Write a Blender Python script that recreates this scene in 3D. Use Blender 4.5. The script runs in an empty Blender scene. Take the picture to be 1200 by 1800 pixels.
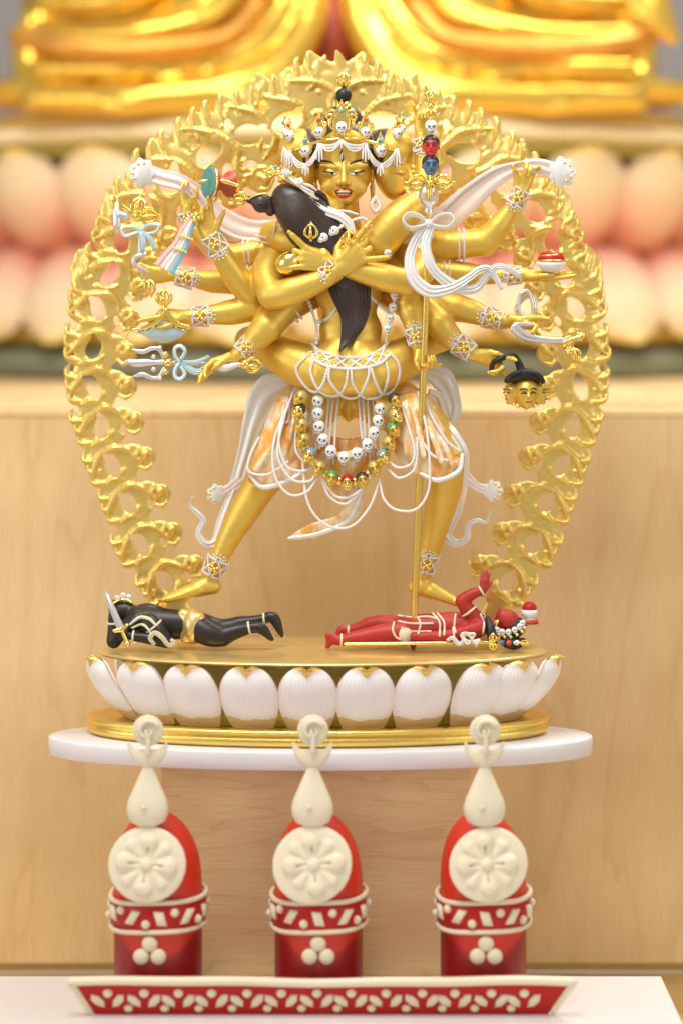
import bpy, math, random
import numpy as np
from mathutils import Vector
from mathutils.bvhtree import BVHTree
random.seed(7); rng = np.random.RandomState(5)
S = 0.0005            # metres per modelling unit
D = 4200.0            # distance of the camera from the focal plane, in units
Z0 = 1348.0           # height of the camera's eye line reference above the floor
C = bpy.context.scene.collection
sc = bpy.context.scene
A = np.array

# ------------------------------------------------------------------ points
def P(x, y, d=0.0):
    f = (D + d) / D
    return A([(x - 600.0) * f, d, (500.0 - y) * f], float)
def V3(dx, dy, dd=0.0):
    v = A([dx, dd, -dy], float); return v / np.linalg.norm(v)
def nz(v):
    v = A(v, float); return v / max(1e-9, np.linalg.norm(v))
def PL(pts, d=None):
    return [P(p[0], p[1], p[2] if len(p) > 2 else (d or 0.0)) for p in pts]
def cr(pts, n):
    """smooth curve of n points through pts"""
    pts = A(pts, float)
    if len(pts) == 2:
        t = np.linspace(0, 1, n)[:, None]; return pts[0] * (1 - t) + pts[1] * t
    q = np.vstack([2 * pts[0] - pts[1], pts, 2 * pts[-1] - pts[-2]])
    seg = np.linalg.norm(np.diff(pts, axis=0), axis=1); cum = np.concatenate([[0], np.cumsum(seg)])
    u = np.linspace(0, cum[-1], n); out = []
    for x in u:
        i = min(max(int(np.searchsorted(cum, x, side='right') - 1), 0), len(seg) - 1)
        t = (x - cum[i]) / max(seg[i], 1e-9)
        p0, p1, p2, p3 = q[i], q[i + 1], q[i + 2], q[i + 3]
        out.append(.5 * (2 * p1 + (p2 - p0) * t + (2 * p0 - 5 * p1 + 4 * p2 - p3) * t * t + (3 * p1 - p0 - 3 * p2 + p3) * t ** 3))
    return A(out)
def lerp_r(rads, n):
    return np.interp(np.linspace(0, 1, n), np.linspace(0, 1, len(rads)), rads)
def plen(pts):
    return float(np.linalg.norm(np.diff(A(pts), axis=0), axis=1).sum())
def rot(v, axis, ang):
    axis = nz(axis); c, s = math.cos(ang), math.sin(ang)
    return v * c + np.cross(axis, v) * s + axis * np.dot(axis, v) * (1 - c)

# ------------------------------------------------------------------ materials
MATS = {}
def mat(name, col, rough=.5, metal=0., spec=.5, coat=0., bump=0., bscale=900., var=0., vscale=120., stretch=None, sss=0., trans=0., sheen=0., coatr=.1):
    m = bpy.data.materials.new(name); m.use_nodes = True; nt = m.node_tree; N = nt.nodes; L = nt.links
    b = N['Principled BSDF']
    b.inputs['Base Color'].default_value = (*col, 1); b.inputs['Roughness'].default_value = rough
    b.inputs['Metallic'].default_value = metal; b.inputs['Specular IOR Level'].default_value = spec
    b.inputs['Coat Weight'].default_value = coat; b.inputs['Coat Roughness'].default_value = coatr
    if sss:
        b.inputs['Subsurface Weight'].default_value = sss; b.inputs['Subsurface Scale'].default_value = .004
        b.inputs['Subsurface Radius'].default_value = (1, .6, .4)
    if trans: b.inputs['Transmission Weight'].default_value = trans
    tc = N.new('ShaderNodeTexCoord'); mp = N.new('ShaderNodeMapping'); L.new(tc.outputs['Object'], mp.inputs['Vector'])
    if stretch: mp.inputs['Scale'].default_value = stretch
    if var:
        n = N.new('ShaderNodeTexNoise'); n.inputs['Scale'].default_value = vscale; n.inputs['Detail'].default_value = 5
        L.new(mp.outputs[0], n.inputs['Vector'])
        r = N.new('ShaderNodeMix'); r.data_type = 'RGBA'
        r.inputs['A'].default_value = (*[c * (1 - var) for c in col], 1); r.inputs['B'].default_value = (*[min(1, c * (1 + var)) for c in col], 1)
        L.new(n.outputs['Fac'], r.inputs['Factor']); L.new(r.outputs['Result'], b.inputs['Base Color'])
        rr = N.new('ShaderNodeMapRange'); rr.inputs['To Min'].default_value = rough * .8; rr.inputs['To Max'].default_value = min(1, rough * 1.2)
        L.new(n.outputs['Fac'], rr.inputs['Value']); L.new(rr.outputs[0], b.inputs['Roughness'])
    if bump:
        n = N.new('ShaderNodeTexNoise'); n.inputs['Scale'].default_value = bscale; n.inputs['Detail'].default_value = 4
        L.new(mp.outputs[0], n.inputs['Vector'])
        k = N.new('ShaderNodeBump'); k.inputs['Strength'].default_value = bump; k.inputs['Distance'].default_value = .0005
        L.new(n.outputs['Fac'], k.inputs['Height']); L.new(k.outputs[0], b.inputs['Normal'])
    MATS[name] = m
    return m
mat('gold_paint', (.80, .54, .10), .44, .68, bump=.10, bscale=700, var=.10, vscale=60)
mat('gold_halo', (.86, .62, .175), .29, .72, bump=.08, bscale=500, var=.10, vscale=40)
mat('gold_leaf', (.92, .66, .17), .24, 1., bump=.35, bscale=1500, var=.10, vscale=200)
mat('gold_bright', (1.0, .76, .22), .16, 1.)
mat('gold_dull', (.62, .46, .16), .42, .5, bump=.2, bscale=900, var=.15, vscale=90)
mat('gold_dark', (.46, .38, .10), .45, .5, var=.2, vscale=30)
mat('pearl', (.84, .80, .76), .38, 0., coat=.3)
mat('bone', (.88, .86, .82), .45)
mat('silk', (.82, .80, .77), .28, .15, coat=.5, bump=.3, bscale=500, stretch=(1, 1, .12))
mat('silk_pink', (.86, .72, .68), .35, .05, coat=.3, var=.08, vscale=25)
mat('silk_blue', (.55, .72, .76), .35, .1, coat=.3)
mat('blue', (.25, .62, .74), .35)
mat('pink', (.86, .52, .47), .4)
mat('silver', (.78, .76, .76), .28, .75)
mat('silver_blue', (.60, .72, .72), .35, .4)
mat('hair', (.052, .030, .024), .36, 0., spec=.5, bump=.25, bscale=500, stretch=(.3, 1, 1))
mat('black', (.012, .010, .010), .45)
mat('ink', (.008, .006, .006), .6)
mat('black_skin', (.020, .013, .012), .42, bump=.15, bscale=500)
mat('red_skin', (.44, .022, .016), .50, bump=.15, bscale=600, var=.15, vscale=80)
mat('red', (.46, .014, .010), .42, spec=.25)
mat('gold_seat', (.80, .58, .22), .30, .6, bump=.15, bscale=900, var=.12, vscale=60)
mat('red_head', (.66, .050, .035), .45)
mat('blue_head', (.085, .19, .32), .45)
mat('lip', (.50, .035, .020), .35)
mat('lip_pink', (.75, .25, .20), .4)
mat('teal', (.10, .30, .26), .5, bump=.1)
mat('rust', (.45, .075, .025), .4)
mat('turquoise', (.08, .50, .66), .25, coat=.5)
mat('coral', (.75, .09, .02), .25, coat=.5)
mat('green_hair', (.10, .30, .10), .5)
mat('blue_hair', (.18, .33, .42), .5)
mat('tiger', (.88, .52, .17), .42, .2, bump=.6, bscale=260, var=.5, vscale=110, stretch=(1, 1, .35))
mat('cream', (.76, .68, .50), .5, sss=.25, bump=.25, bscale=260)
mat('cream_dark', (.72, .62, .44), .5, sss=.2)
mat('acrylic', (.78, .75, .77), .22, coat=.3, sss=.3)
mat('white_table', (.74, .69, .67), .35, var=.03, vscale=10)
mat('grey_wall', (.36, .34, .36), .9)
mat('teeth', (.9, .88, .8), .3)
mat('green_rim', (.21, .22, .14), .5)
mat('rope', (.92, .80, .50), .45)
mat('petal_back', (.90, .80, .74), .5)
mat('inner_gold', (.86, .60, .12), .4, .4)
mat('robe_gold', (.90, .58, .09), .25, .85, var=.12, vscale=6)
mat('robe_deep', (.72, .34, .06), .4, .7, bump=.5, bscale=60, var=.35, vscale=40)
mat('robe_red', (.42, .055, .012), .5, .2, var=.3, vscale=8)

def two_tone(name, a, b):
    m = MATS[name]
    for n in m.node_tree.nodes:
        if n.type == 'MIX': n.inputs['A'].default_value = (*a, 1); n.inputs['B'].default_value = (*b, 1)
        if n.type == 'TEX_NOISE' and n.inputs['Detail'].default_value == 5:
            r = m.node_tree.nodes.new('ShaderNodeMapRange'); r.inputs['From Min'].default_value = .38; r.inputs['From Max'].default_value = .62
            for l in list(n.outputs['Fac'].links):
                t = l.to_socket; m.node_tree.links.new(r.outputs[0], t)
            m.node_tree.links.new(n.outputs['Fac'], r.inputs['Value'])
two_tone('tiger', (.92, .80, .56), (.82, .38, .06))
def wood(name, c1, c2, scale, horiz, distort=6.):
    m = bpy.data.materials.new(name); m.use_nodes = True; nt = m.node_tree; N = nt.nodes; L = nt.links
    b = N['Principled BSDF']; b.inputs['Roughness'].default_value = .42; b.inputs['Coat Weight'].default_value = .15
    tc = N.new('ShaderNodeTexCoord')
    mp = N.new('ShaderNodeMapping'); mp.inputs['Scale'].default_value = (1, 1, 9) if horiz else (7, 1, 1)
    L.new(tc.outputs['Object'], mp.inputs['Vector'])
    big = N.new('ShaderNodeTexNoise'); big.inputs['Scale'].default_value = scale; big.inputs['Detail'].default_value = 3; big.inputs['Distortion'].default_value = .6
    L.new(mp.outputs[0], big.inputs['Vector'])
    sp = N.new('ShaderNodeMath'); sp.operation = 'MULTIPLY'; sp.inputs[1].default_value = distort; L.new(big.outputs['Fac'], sp.inputs[0])
    sn = N.new('ShaderNodeMath'); sn.operation = 'FRACT'; L.new(sp.outputs[0], sn.inputs[0])
    rp = N.new('ShaderNodeValToRGB'); L.new(sn.outputs[0], rp.inputs[0])
    e = rp.color_ramp.elements; e[0].position = 0; e[0].color = (*c2, 1); e[1].position = .16; e[1].color = (*[a * .35 + b_ * .65 for a, b_ in zip(c2, c1)], 1)
    e2 = rp.color_ramp.elements.new(.5); e2.color = (*c1, 1); e3 = rp.color_ramp.elements.new(1.); e3.color = (*[a * .25 + b_ * .75 for a, b_ in zip(c2, c1)], 1)
    mp2 = N.new('ShaderNodeMapping'); mp2.inputs['Scale'].default_value = (1, 1, 40) if horiz else (40, 1, 1.2)
    L.new(tc.outputs['Object'], mp2.inputs['Vector'])
    fi = N.new('ShaderNodeTexNoise'); fi.inputs['Scale'].default_value = 30; fi.inputs['Detail'].default_value = 6; L.new(mp2.outputs[0], fi.inputs['Vector'])
    cl = N.new('ShaderNodeTexNoise'); cl.inputs['Scale'].default_value = 4; cl.inputs['Detail'].default_value = 2; L.new(tc.outputs['Object'], cl.inputs['Vector'])
    mx = N.new('ShaderNodeMix'); mx.data_type = 'RGBA'; mx.blend_type = 'MULTIPLY'; mx.inputs['Factor'].default_value = 1
    rg = N.new('ShaderNodeValToRGB'); rg.color_ramp.elements[0].color = (.88, .84, .79, 1); rg.color_ramp.elements[0].position = .3; rg.color_ramp.elements[1].color = (1, 1, 1, 1); rg.color_ramp.elements[1].position = .65
    L.new(fi.outputs['Fac'], rg.inputs[0]); L.new(rp.outputs[0], mx.inputs['A']); L.new(rg.outputs[0], mx.inputs['B'])
    mx2 = N.new('ShaderNodeMix'); mx2.data_type = 'RGBA'; mx2.blend_type = 'MULTIPLY'; mx2.inputs['Factor'].default_value = 1
    r3 = N.new('ShaderNodeValToRGB'); r3.color_ramp.elements[0].color = (.82, .78, .70, 1); r3.color_ramp.elements[0].position = .35; r3.color_ramp.elements[1].color = (1, 1, 1, 1); r3.color_ramp.elements[1].position = .6
    L.new(cl.outputs['Fac'], r3.inputs[0]); L.new(mx.outputs['Result'], mx2.inputs['A']); L.new(r3.outputs[0], mx2.inputs['B'])
    L.new(mx2.outputs['Result'], b.inputs['Base Color'])
    MATS[name] = m
wood('maple_panel', (.93, .70, .38), (.85, .60, .295), 1.5, False, 5.)
wood('maple_block', (.93, .71, .38), (.82, .59, .28), 2.2, True, 7.)
wood('maple_floor', (.62, .42, .17), (.46, .28, .10), 2., True, 5.)

def ramp_mat(name, stops, rough=.4, metal_from=None, bump=.0, coat=.2, groove=0.):
    """colour from the vertex attribute 'm' (0..1); metal where m is above metal_from or below"""
    m = bpy.data.materials.new(name); m.use_nodes = True; nt = m.node_tree; N = nt.nodes; L = nt.links
    b = N['Principled BSDF']; b.inputs['Roughness'].default_value = rough; b.inputs['Coat Weight'].default_value = coat
    at = N.new('ShaderNodeAttribute'); at.attribute_name = 'm'
    rp = N.new('ShaderNodeValToRGB'); L.new(at.outputs['Fac'], rp.inputs[0]); E = rp.color_ramp.elements
    while len(E) > 1: E.remove(E[-1])
    for i, (p, c) in enumerate(stops):
        e = E[0] if i == 0 else E.new(p)
        e.position = p; e.color = (*c, 1)
    L.new(rp.outputs[0], b.inputs['Base Color'])
    if metal_from is not None:
        r2 = N.new('ShaderNodeValToRGB'); L.new(at.outputs['Fac'], r2.inputs[0]); E = r2.color_ramp.elements
        lo, hi = metal_from
        E[0].position = 0; E[0].color = (.1, .1, .1, 1); E[1].position = lo; E[1].color = (.1, .1, .1, 1)
        for pp, v in ((lo + .01, 0), (hi - .01, 0), (hi, 1)):
            e = E.new(pp); e.color = (v, v, v, 1)
        L.new(r2.outputs[0], b.inputs['Metallic'])
    if groove:
        a2 = N.new('ShaderNodeAttribute'); a2.attribute_name = 'g'
        w = N.new('ShaderNodeMath'); w.operation = 'SINE'; L.new(a2.outputs['Fac'], w.inputs[0])
        k = N.new('ShaderNodeBump'); k.inputs['Strength'].default_value = groove; k.inputs['Distance'].default_value = .0004
        L.new(w.outputs[0], k.inputs['Height']); L.new(k.outputs[0], b.inputs['Normal'])
    MATS[name] = m
ramp_mat('petal_small', [(0, (.80, .60, .33)), (.20, (.80, .60, .33)), (.235, (.92, .90, .89)), (.50, (.92, .90, .89)), (.66, (.91, .83, .79)), (.795, (.88, .72, .66)), (.81, (.90, .66, .20)), (1, (.90, .66, .20))], .38, (.2, .81), groove=.30)
ramp_mat('petal_big', [(0, (.85, .56, .10)), (.07, (.88, .64, .22)), (.14, (.88, .69, .42)), (.42, (.88, .67, .43)), (.75, (.83, .49, .33)), (1, (.62, .19, .12))], .5)

# ------------------------------------------------------------------ mesh building
class MB:
    def __init__(s): s.v = []; s.f = []; s.m = []; s.n = 0; s.mats = []; s.att = {}; s.flat = []
    def add(s, v, f, mt, flat=False, **att):
        v = A(v, float)
        if mt not in s.mats: s.mats.append(mt)
        k = s.mats.index(mt)
        s.v.append(v); s.f.append([tuple(int(i) + s.n for i in q) for q in f]); s.m.append([k] * len(f)); s.flat.append([flat] * len(f))
        for a_, val in att.items(): s.att.setdefault(a_, {})[s.n] = val
        s.n += len(v); return s
    def verts(s): return np.vstack(s.v)
    def faces(s): return [q for g in s.f for q in g]
    def bvh(s): return BVHTree.FromPolygons([Vector(x) for x in s.verts()], s.faces())
    def build(s, name, parent=None, origin=None):
        v = s.verts(); 
        if origin is None: o = (v.min(0) + v.max(0)) / 2; o = A([o[0], o[1], v[:, 2].min()])
        else: o = A(origin, float)
        me = bpy.data.meshes.new(name); me.from_pydata(((v - o) * S).tolist(), [], s.faces())
        for m in s.mats: me.materials.append(MATS[m])
        me.polygons.foreach_set('material_index', [x for g in s.m for x in g])
        me.polygons.foreach_set('use_smooth', [not x for g in s.flat for x in g])
        for a_, d_ in s.att.items():
            at = me.attributes.new(a_, 'FLOAT', 'POINT'); arr = np.zeros(len(v))
            for st, val in d_.items(): arr[st:st + len(val)] = val
            at.data.foreach_set('value', arr)
        me.update(); ob = bpy.data.objects.new(name, me); C.objects.link(ob)
        place(ob, o, parent); return ob
WORLD = {}
def place(ob, o, parent):
    w = A([o[0] * S, o[1] * S, (o[2] + Z0) * S])
    WORLD[ob.name] = w
    if parent is not None:
        ob.parent = parent; ob.location = w - WORLD[parent.name]
    else: ob.location = w
def tag(o, label, cat, group=None, kind=None):
    if label: o['label'] = label
    if cat: o['category'] = cat
    if group: o['group'] = group
    if kind: o['kind'] = kind
    return o
def thing(name, at, label, cat, group=None):
    o = bpy.data.objects.new(name, None); o.empty_display_size = .02; C.objects.link(o); place(o, at, None)
    return tag(o, label, cat, group)

def grid_faces(nu, nv, closed_u=False):
    f = []
    for j in range(nv - 1):
        for i in range(nu if closed_u else nu - 1):
            a = j * nu + i; b = j * nu + (i + 1) % nu
            f.append((a, b, b + nu, a + nu))
    return f
def frames(pts):
    t = np.gradient(pts, axis=0); t /= np.maximum(1e-9, np.linalg.norm(t, axis=1))[:, None]
    return t
def tube(mb, pts, r, m, n=None, sides=8, cap=True, flat=None, ref=None):
    """r: list of radii; flat=(factor): squash across the view axis ref"""
    L_ = plen(pts); n = n or max(6, int(L_ / 4))
    p = cr(pts, n); rr = lerp_r(r if hasattr(r, '__len__') else [r, r], n)
    t = frames(p)
    if ref is None:
        u = np.cross(t[0], [0, 1, 0]); 
        if np.linalg.norm(u) < .1: u = np.cross(t[0], [1, 0, 0])
        u = nz(u); U = []
        for k in range(n):
            u = u - t[k] * np.dot(u, t[k]); u = nz(u); U.append(u)
        U = A(U)
    else:
        U = A([nz(np.cross(t[k], ref)) for k in range(n)])
    W = np.cross(t, U)
    fl = 1. if flat is None else flat
    rows = []
    def ring(c, r0, k): 
        a = np.linspace(0, 2 * math.pi, sides, endpoint=False)
        return c + U[k] * (np.cos(a) * r0)[:, None] + W[k] * (np.sin(a) * r0 * fl)[:, None]
    if cap:
        for q in (.1, .5, .85): rows.append(ring(p[0] - t[0] * rr[0] * math.sqrt(1 - q * q) * .9, rr[0] * q, 0))
    for k in range(n): rows.append(ring(p[k], rr[k], k))
    if cap:
        for q in (.85, .5, .1): rows.append(ring(p[-1] + t[-1] * rr[-1] * math.sqrt(1 - q * q) * .9, rr[-1] * q, n - 1))
    v = np.vstack(rows); nr = len(rows); f = grid_faces(sides, nr, True)
    f.append(tuple(range(sides))[::-1]); f.append(tuple(range((nr - 1) * sides, nr * sides)))
    mb.add(v, f, m); return p
def ribbon(mb, pts, w, m, th=1.6, n=None, across=None, folds=3, amp=1.2, twist=None, seed=0):
    L_ = plen(pts); n = n or max(10, int(L_ / 4)); p = cr(pts, n); t = frames(p); ww = lerp_r(w if hasattr(w, '__len__') else [w, w], n)
    tw = lerp_r(twist, n) if twist is not None else np.zeros(n)
    ac = np.zeros((n, 3))
    for k in range(n):
        a = np.cross(t[k], [0, 1, 0]) if across is None else A(across, float) - t[k] * np.dot(A(across, float), t[k])
        if np.linalg.norm(a) < .15 and k: a = ac[k - 1]
        a = nz(a)
        if k and np.dot(a, ac[k - 1]) < 0 and across is None and twist is None: pass
        ac[k] = rot(a, t[k], tw[k])
    nm = np.cross(t, ac); M = 13; u = np.linspace(-1, 1, M); rows = []
    for k in range(n):
        wob = amp * np.sin(u * folds * math.pi + seed + k * .05) * (1 - .3 * u * u)
        top = p[k] + ac[k] * (u * ww[k])[:, None] + nm[k] * (wob + th * np.sqrt(1.001 - u * u))[:, None]
        bot = p[k] + ac[k] * (u * ww[k])[:, None] + nm[k] * (wob - th * np.sqrt(1.001 - u * u))[:, None]
        rows.append(np.vstack([top, bot[::-1]]))
    v = np.vstack(rows); f = grid_faces(2 * M, n, True)
    f.append(tuple(range(2 * M))[::-1]); f.append(tuple(range((n - 1) * 2 * M, n * 2 * M)))
    mb.add(v, f, m); return p
def uvs(nu=10, nv=7):
    v = [(0, 0, 1.)]
    for j in range(1, nv):
        a = math.pi * j / nv
        for i in range(nu): b = 2 * math.pi * i / nu; v.append((math.sin(a) * math.cos(b), math.sin(a) * math.sin(b), math.cos(a)))
    v.append((0, 0, -1.)); f = []
    for i in range(nu): f.append((0, 1 + i, 1 + (i + 1) % nu))
    for j in range(nv - 2):
        for i in range(nu): a = 1 + j * nu + i; b = 1 + j * nu + (i + 1) % nu; f.append((a, a + nu, b + nu, b))
    e = len(v) - 1
    for i in range(nu): f.append((e, 1 + (nv - 2) * nu + (i + 1) % nu, 1 + (nv - 2) * nu + i))
    return A(v), f
SPH = uvs(12, 8); SPHS = uvs(7, 5); SPHB = uvs(32, 20)
def ball(mb, c, r, m, s=None):
    r = A(r if hasattr(r, '__len__') else (r, r, r), float); sp = s or (SPHS if r.max() < 3.4 else (SPH if r.max() < 40 else SPHB))
    mb.add(sp[0] * r + c, sp[1], m)
def beads(mb, pts, r, m, step=None, squash=1.):
    L_ = plen(cr(pts, 60)); step = step or r * 1.75; n = max(2, int(L_ / step)); 
    p = cr(pts, n * 4)
    d = np.concatenate([[0], np.cumsum(np.linalg.norm(np.diff(p, axis=0), axis=1))]); q = np.linspace(0, d[-1], n)
    for x in q: ball(mb, A([np.interp(x, d, p[:, k]) for k in range(3)]), r, m, SPHS)
def lathe(mb, c, prof, m, axis=(0, 0, 1), n=40, sx=1., sy=1., att=None):
    """prof: (radius, height) pairs, axis direction"""
    ax = nz(axis); u = nz(np.cross(ax, [0, 1, 0])) if abs(ax[1]) < .9 else A([1., 0, 0]); w = np.cross(ax, u)
    rows = []; a = np.linspace(0, 2 * math.pi, n, endpoint=False)
    for r, h in prof: rows.append(A(c) + ax * h + u * (np.cos(a) * r * sx)[:, None] + w * (np.sin(a) * r * sy)[:, None])
    v = np.vstack(rows); f = grid_faces(n, len(prof), True); f.append(tuple(range(n))[::-1]); f.append(tuple(range((len(prof) - 1) * n, len(prof) * n)))
    mb.add(v, f, m)
def box(mb, lo, hi, m, bev=0., flat=True):
    lo = A(lo, float); hi = A(hi, float); b = bev; V_ = []; 
    if not b:
        v = [(x, y, z) for x in (lo[0], hi[0]) for y in (lo[1], hi[1]) for z in (lo[2], hi[2])]
        f = [(0, 1, 3, 2), (4, 6, 7, 5), (0, 4, 5, 1), (2, 3, 7, 6), (0, 2, 6, 4), (1, 5, 7, 3)]
        mb.add(v, f, m, flat); return
    import bmesh
    bm = bmesh.new(); bmesh.ops.create_cube(bm, size=1)
    for q in bm.verts: q.co = Vector([(lo[k] + hi[k]) / 2 + q.co[k] * (hi[k] - lo[k]) for k in range(3)])
    bmesh.ops.bevel(bm, geom=list(bm.edges), offset=b, segments=3, affect='EDGES', profile=.5)
    bm.verts.index_update(); v = [q.co[:] for q in bm.verts]; f = [[q.index for q in ff.verts] for ff in bm.faces]; bm.free()
    mb.add(v, f, m, flat)
def prism(mb, poly, d0, d1, m, bev=1.0, plane=None):
    """outline poly of 3-D points (in a plane facing the camera), pushed back; rounded rim"""
    poly = A(poly, float); n = len(poly); c = poly.mean(0); 
    sh = lambda k: c + (poly - c) * (1 - k / max(6., np.abs(poly - c).max()))
    off = lambda q, d: q + A([0, d, 0])
    rows = [off(sh(bev), d0), off(sh(0), d0 + bev), off(sh(0), d1 - bev), off(sh(bev), d1)]
    v = np.vstack(rows); f = grid_faces(n, 4, True); f.append(tuple(range(n))[::-1]); f.append(tuple(range(3 * n, 4 * n)))
    mb.add(v, f, m)

# ------------------------------------------------------------------ smooth solids (distance field + surface nets)
class Vol:
    def __init__(s, h): s.h = h; s.pr = []
    def rc(s, a, b, ra, rb=None, k=4., sq=None, sub=False):
        a = A(a, float); b = A(b, float); rb = ra if rb is None else rb; R = max(ra, rb)
        lo = np.minimum(a, b) - R; hi = np.maximum(a, b) + R
        def fn(X, Y, Z):
            ab = b - a; L2 = max(1e-6, float(ab @ ab)); px, py, pz = X - a[0], Y - a[1], Z - a[2]
            t = np.clip((px * ab[0] + py * ab[1] + pz * ab[2]) / L2, 0, 1)
            qx, qy, qz = px - t * ab[0], py - t * ab[1], pz - t * ab[2]; r = ra + (rb - ra) * t
            if sq is not None:
                n, fct = sq; dn = qx * n[0] + qy * n[1] + qz * n[2]; e = dn * (1 / fct - 1)
                qx, qy, qz = qx + e * n[0], qy + e * n[1], qz + e * n[2]
                d = np.sqrt(qx * qx + qy * qy + qz * qz) - r
                return d * (fct if fct < 1 else 1) if False else d * max(fct, .45) if fct < 1 else d
            return np.sqrt(qx * qx + qy * qy + qz * qz) - r
        s.pr.append((fn, lo, hi, k, sub)); return s
    def ch(s, pts, r, k=4., n=None, sq=None, sub=False):
        if n: pts = cr(pts, n); r = lerp_r(r if hasattr(r, '__len__') else [r, r], n)
        else: r = lerp_r(r if hasattr(r, '__len__') else [r, r], len(pts))
        for i in range(len(pts) - 1): s.rc(pts[i], pts[i + 1], float(r[i]), float(r[i + 1]), k if i == 0 else min(k, 2.5), sq, sub)
        return s
    def el(s, c, r, k=4., ax=None, sub=False):
        """ellipsoid, ax = three axis vectors"""
        c = A(c, float); r = A(r, float); E = np.eye(3) if ax is None else A([nz(q) for q in ax]); R = r.max()
        def fn(X, Y, Z):
            px, py, pz = X - c[0], Y - c[1], Z - c[2]; a = 0; b = 0
            for i in range(3):
                u = px * E[i, 0] + py * E[i, 1] + pz * E[i, 2]; a = a + (u / r[i]) ** 2; b = b + (u / r[i] ** 2) ** 2
            a = np.sqrt(a); b = np.sqrt(b); return a * (a - 1) / np.maximum(b, 1e-5)
        s.pr.append((fn, c - R, c + R, k, sub)); return s
    def mesh(s):
        h = s.h; lo = np.min([p[1] for p in s.pr if not p[4]], 0) - 4 * h; hi = np.max([p[2] for p in s.pr if not p[4]], 0) + 4 * h
        n = np.ceil((hi - lo) / h).astype(int) + 1; g = np.full(n, 50. * h, np.float32)
        ax = [(lo[i] + np.arange(n[i]) * h).astype(np.float32) for i in range(3)]
        for fn, a, b, k, sub in s.pr:
            m = k + 3 * h; i0 = np.clip(np.floor((a - m - lo) / h).astype(int), 0, n); i1 = np.clip(np.ceil((b + m - lo) / h).astype(int) + 1, 0, n)
            if (i1 <= i0).any(): continue
            sl = tuple(slice(i0[q], i1[q]) for q in range(3)); X = ax[0][sl[0]][:, None, None]; Y = ax[1][sl[1]][None, :, None]; Z = ax[2][sl[2]][None, None, :]
            d = fn(X, Y, Z).astype(np.float32); o = g[sl]
            if sub: d = -d; e = np.maximum(k - np.abs(o - d), 0) / k; g[sl] = np.maximum(o, d) + e * e * k * .25
            else: e = np.maximum(k - np.abs(o - d), 0) / k; g[sl] = np.minimum(o, d) - e * e * k * .25
        return nets(g, lo, h)
def nets(g, lo, h):
    sgn = g < 0; c = None; mixed = np.zeros([x - 1 for x in g.shape], np.int8)
    for dx in (0, 1):
        for dy in (0, 1):
            for dz in (0, 1): mixed += sgn[dx:g.shape[0] - 1 + dx, dy:g.shape[1] - 1 + dy, dz:g.shape[2] - 1 + dz]
    I = np.argwhere((mixed > 0) & (mixed < 8)); idx = np.full(mixed.shape, -1, np.int32); idx[I[:, 0], I[:, 1], I[:, 2]] = np.arange(len(I))
    acc = np.zeros((len(I), 3)); cnt = np.zeros(len(I))
    cor = [(a, b, c_) for a in (0, 1) for b in (0, 1) for c_ in (0, 1)]
    for a in cor:
        for ax in range(3):
            if a[ax]: continue
            b = list(a); b[ax] = 1
            ga = g[I[:, 0] + a[0], I[:, 1] + a[1], I[:, 2] + a[2]]; gb = g[I[:, 0] + b[0], I[:, 1] + b[1], I[:, 2] + b[2]]
            x = (ga < 0) != (gb < 0); t = np.where(x, ga / np.where(x, ga - gb, 1), 0)
            for q in range(3): acc[:, q] += np.where(x, a[q] + (t if q == ax else 0), 0)
            cnt += x
    v = lo + (I + acc / np.maximum(cnt, 1)[:, None]) * h; F = []
    for ax in range(3):
        o1, o2 = [(1, 2), (2, 0), (0, 1)][ax]
        s0 = [slice(None)] * 3; s1 = [slice(None)] * 3; s0[ax] = slice(0, -1); s1[ax] = slice(1, None)
        a = sgn[tuple(s0)]; b = sgn[tuple(s1)]; E = np.argwhere(a != b); 
        E = E[(E[:, o1] > 0) & (E[:, o2] > 0) & (E[:, o1] < g.shape[o1] - 1) & (E[:, o2] < g.shape[o2] - 1)]
        inside = a[E[:, 0], E[:, 1], E[:, 2]]
        def at(u, w):
            q = E.copy(); q[:, o1] -= u; q[:, o2] -= w; return idx[q[:, 0], q[:, 1], q[:, 2]]
        qd = np.stack([at(1, 1), at(0, 1), at(0, 0), at(1, 0)], 1); qd[~inside] = qd[~inside][:, ::-1]; F.append(qd)
    F = np.vstack(F); F = F[(F >= 0).all(1)]
    # one light relaxation
    for it in range(2):
        s_ = np.zeros_like(v); k = np.zeros(len(v))
        for a, b in ((0, 1), (1, 2), (2, 3), (3, 0)):
            np.add.at(s_, F[:, a], v[F[:, b]]); np.add.at(k, F[:, a], 1); np.add.at(s_, F[:, b], v[F[:, a]]); np.add.at(k, F[:, b], 1)
        v = v * .5 + .5 * s_ / np.maximum(k, 1)[:, None]
    return v, F.tolist()
def addvol(mb, vol, m): v, f = vol.mesh(); mb.add(v, f, m); return v, f

EYE = A([0., -D, 0.])
def hit(bvh, x, y, lift=0., default=None):
    q = P(x, y, 0); dr = nz(q - EYE); r = bvh.ray_cast(Vector(EYE), Vector(dr))
    if r[0] is None: return None if default is None else P(x, y, default)
    return A(r[0]) - dr * lift
def drape(bvh, pts, n=None, lift=1., default=0.):
    """curve through picture points laid on the surface below"""
    q = cr([(a[0], a[1], 0) for a in pts], n or max(6, len(pts) * 4)); out = []
    hs = [hit(bvh, a[0], a[1], lift) for a in q]
    ds = [h_[1] if h_ is not None else None for h_ in hs]
    known = [(i, x) for i, x in enumerate(ds) if x is not None]
    for i, a in enumerate(q):
        if ds[i] is None: dd = min(np.interp(i, [k[0] for k in known], [k[1] for k in known]), default) if known else default
        else: dd = ds[i]
        out.append(P(a[0], a[1], dd))
    return A(out)

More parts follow.
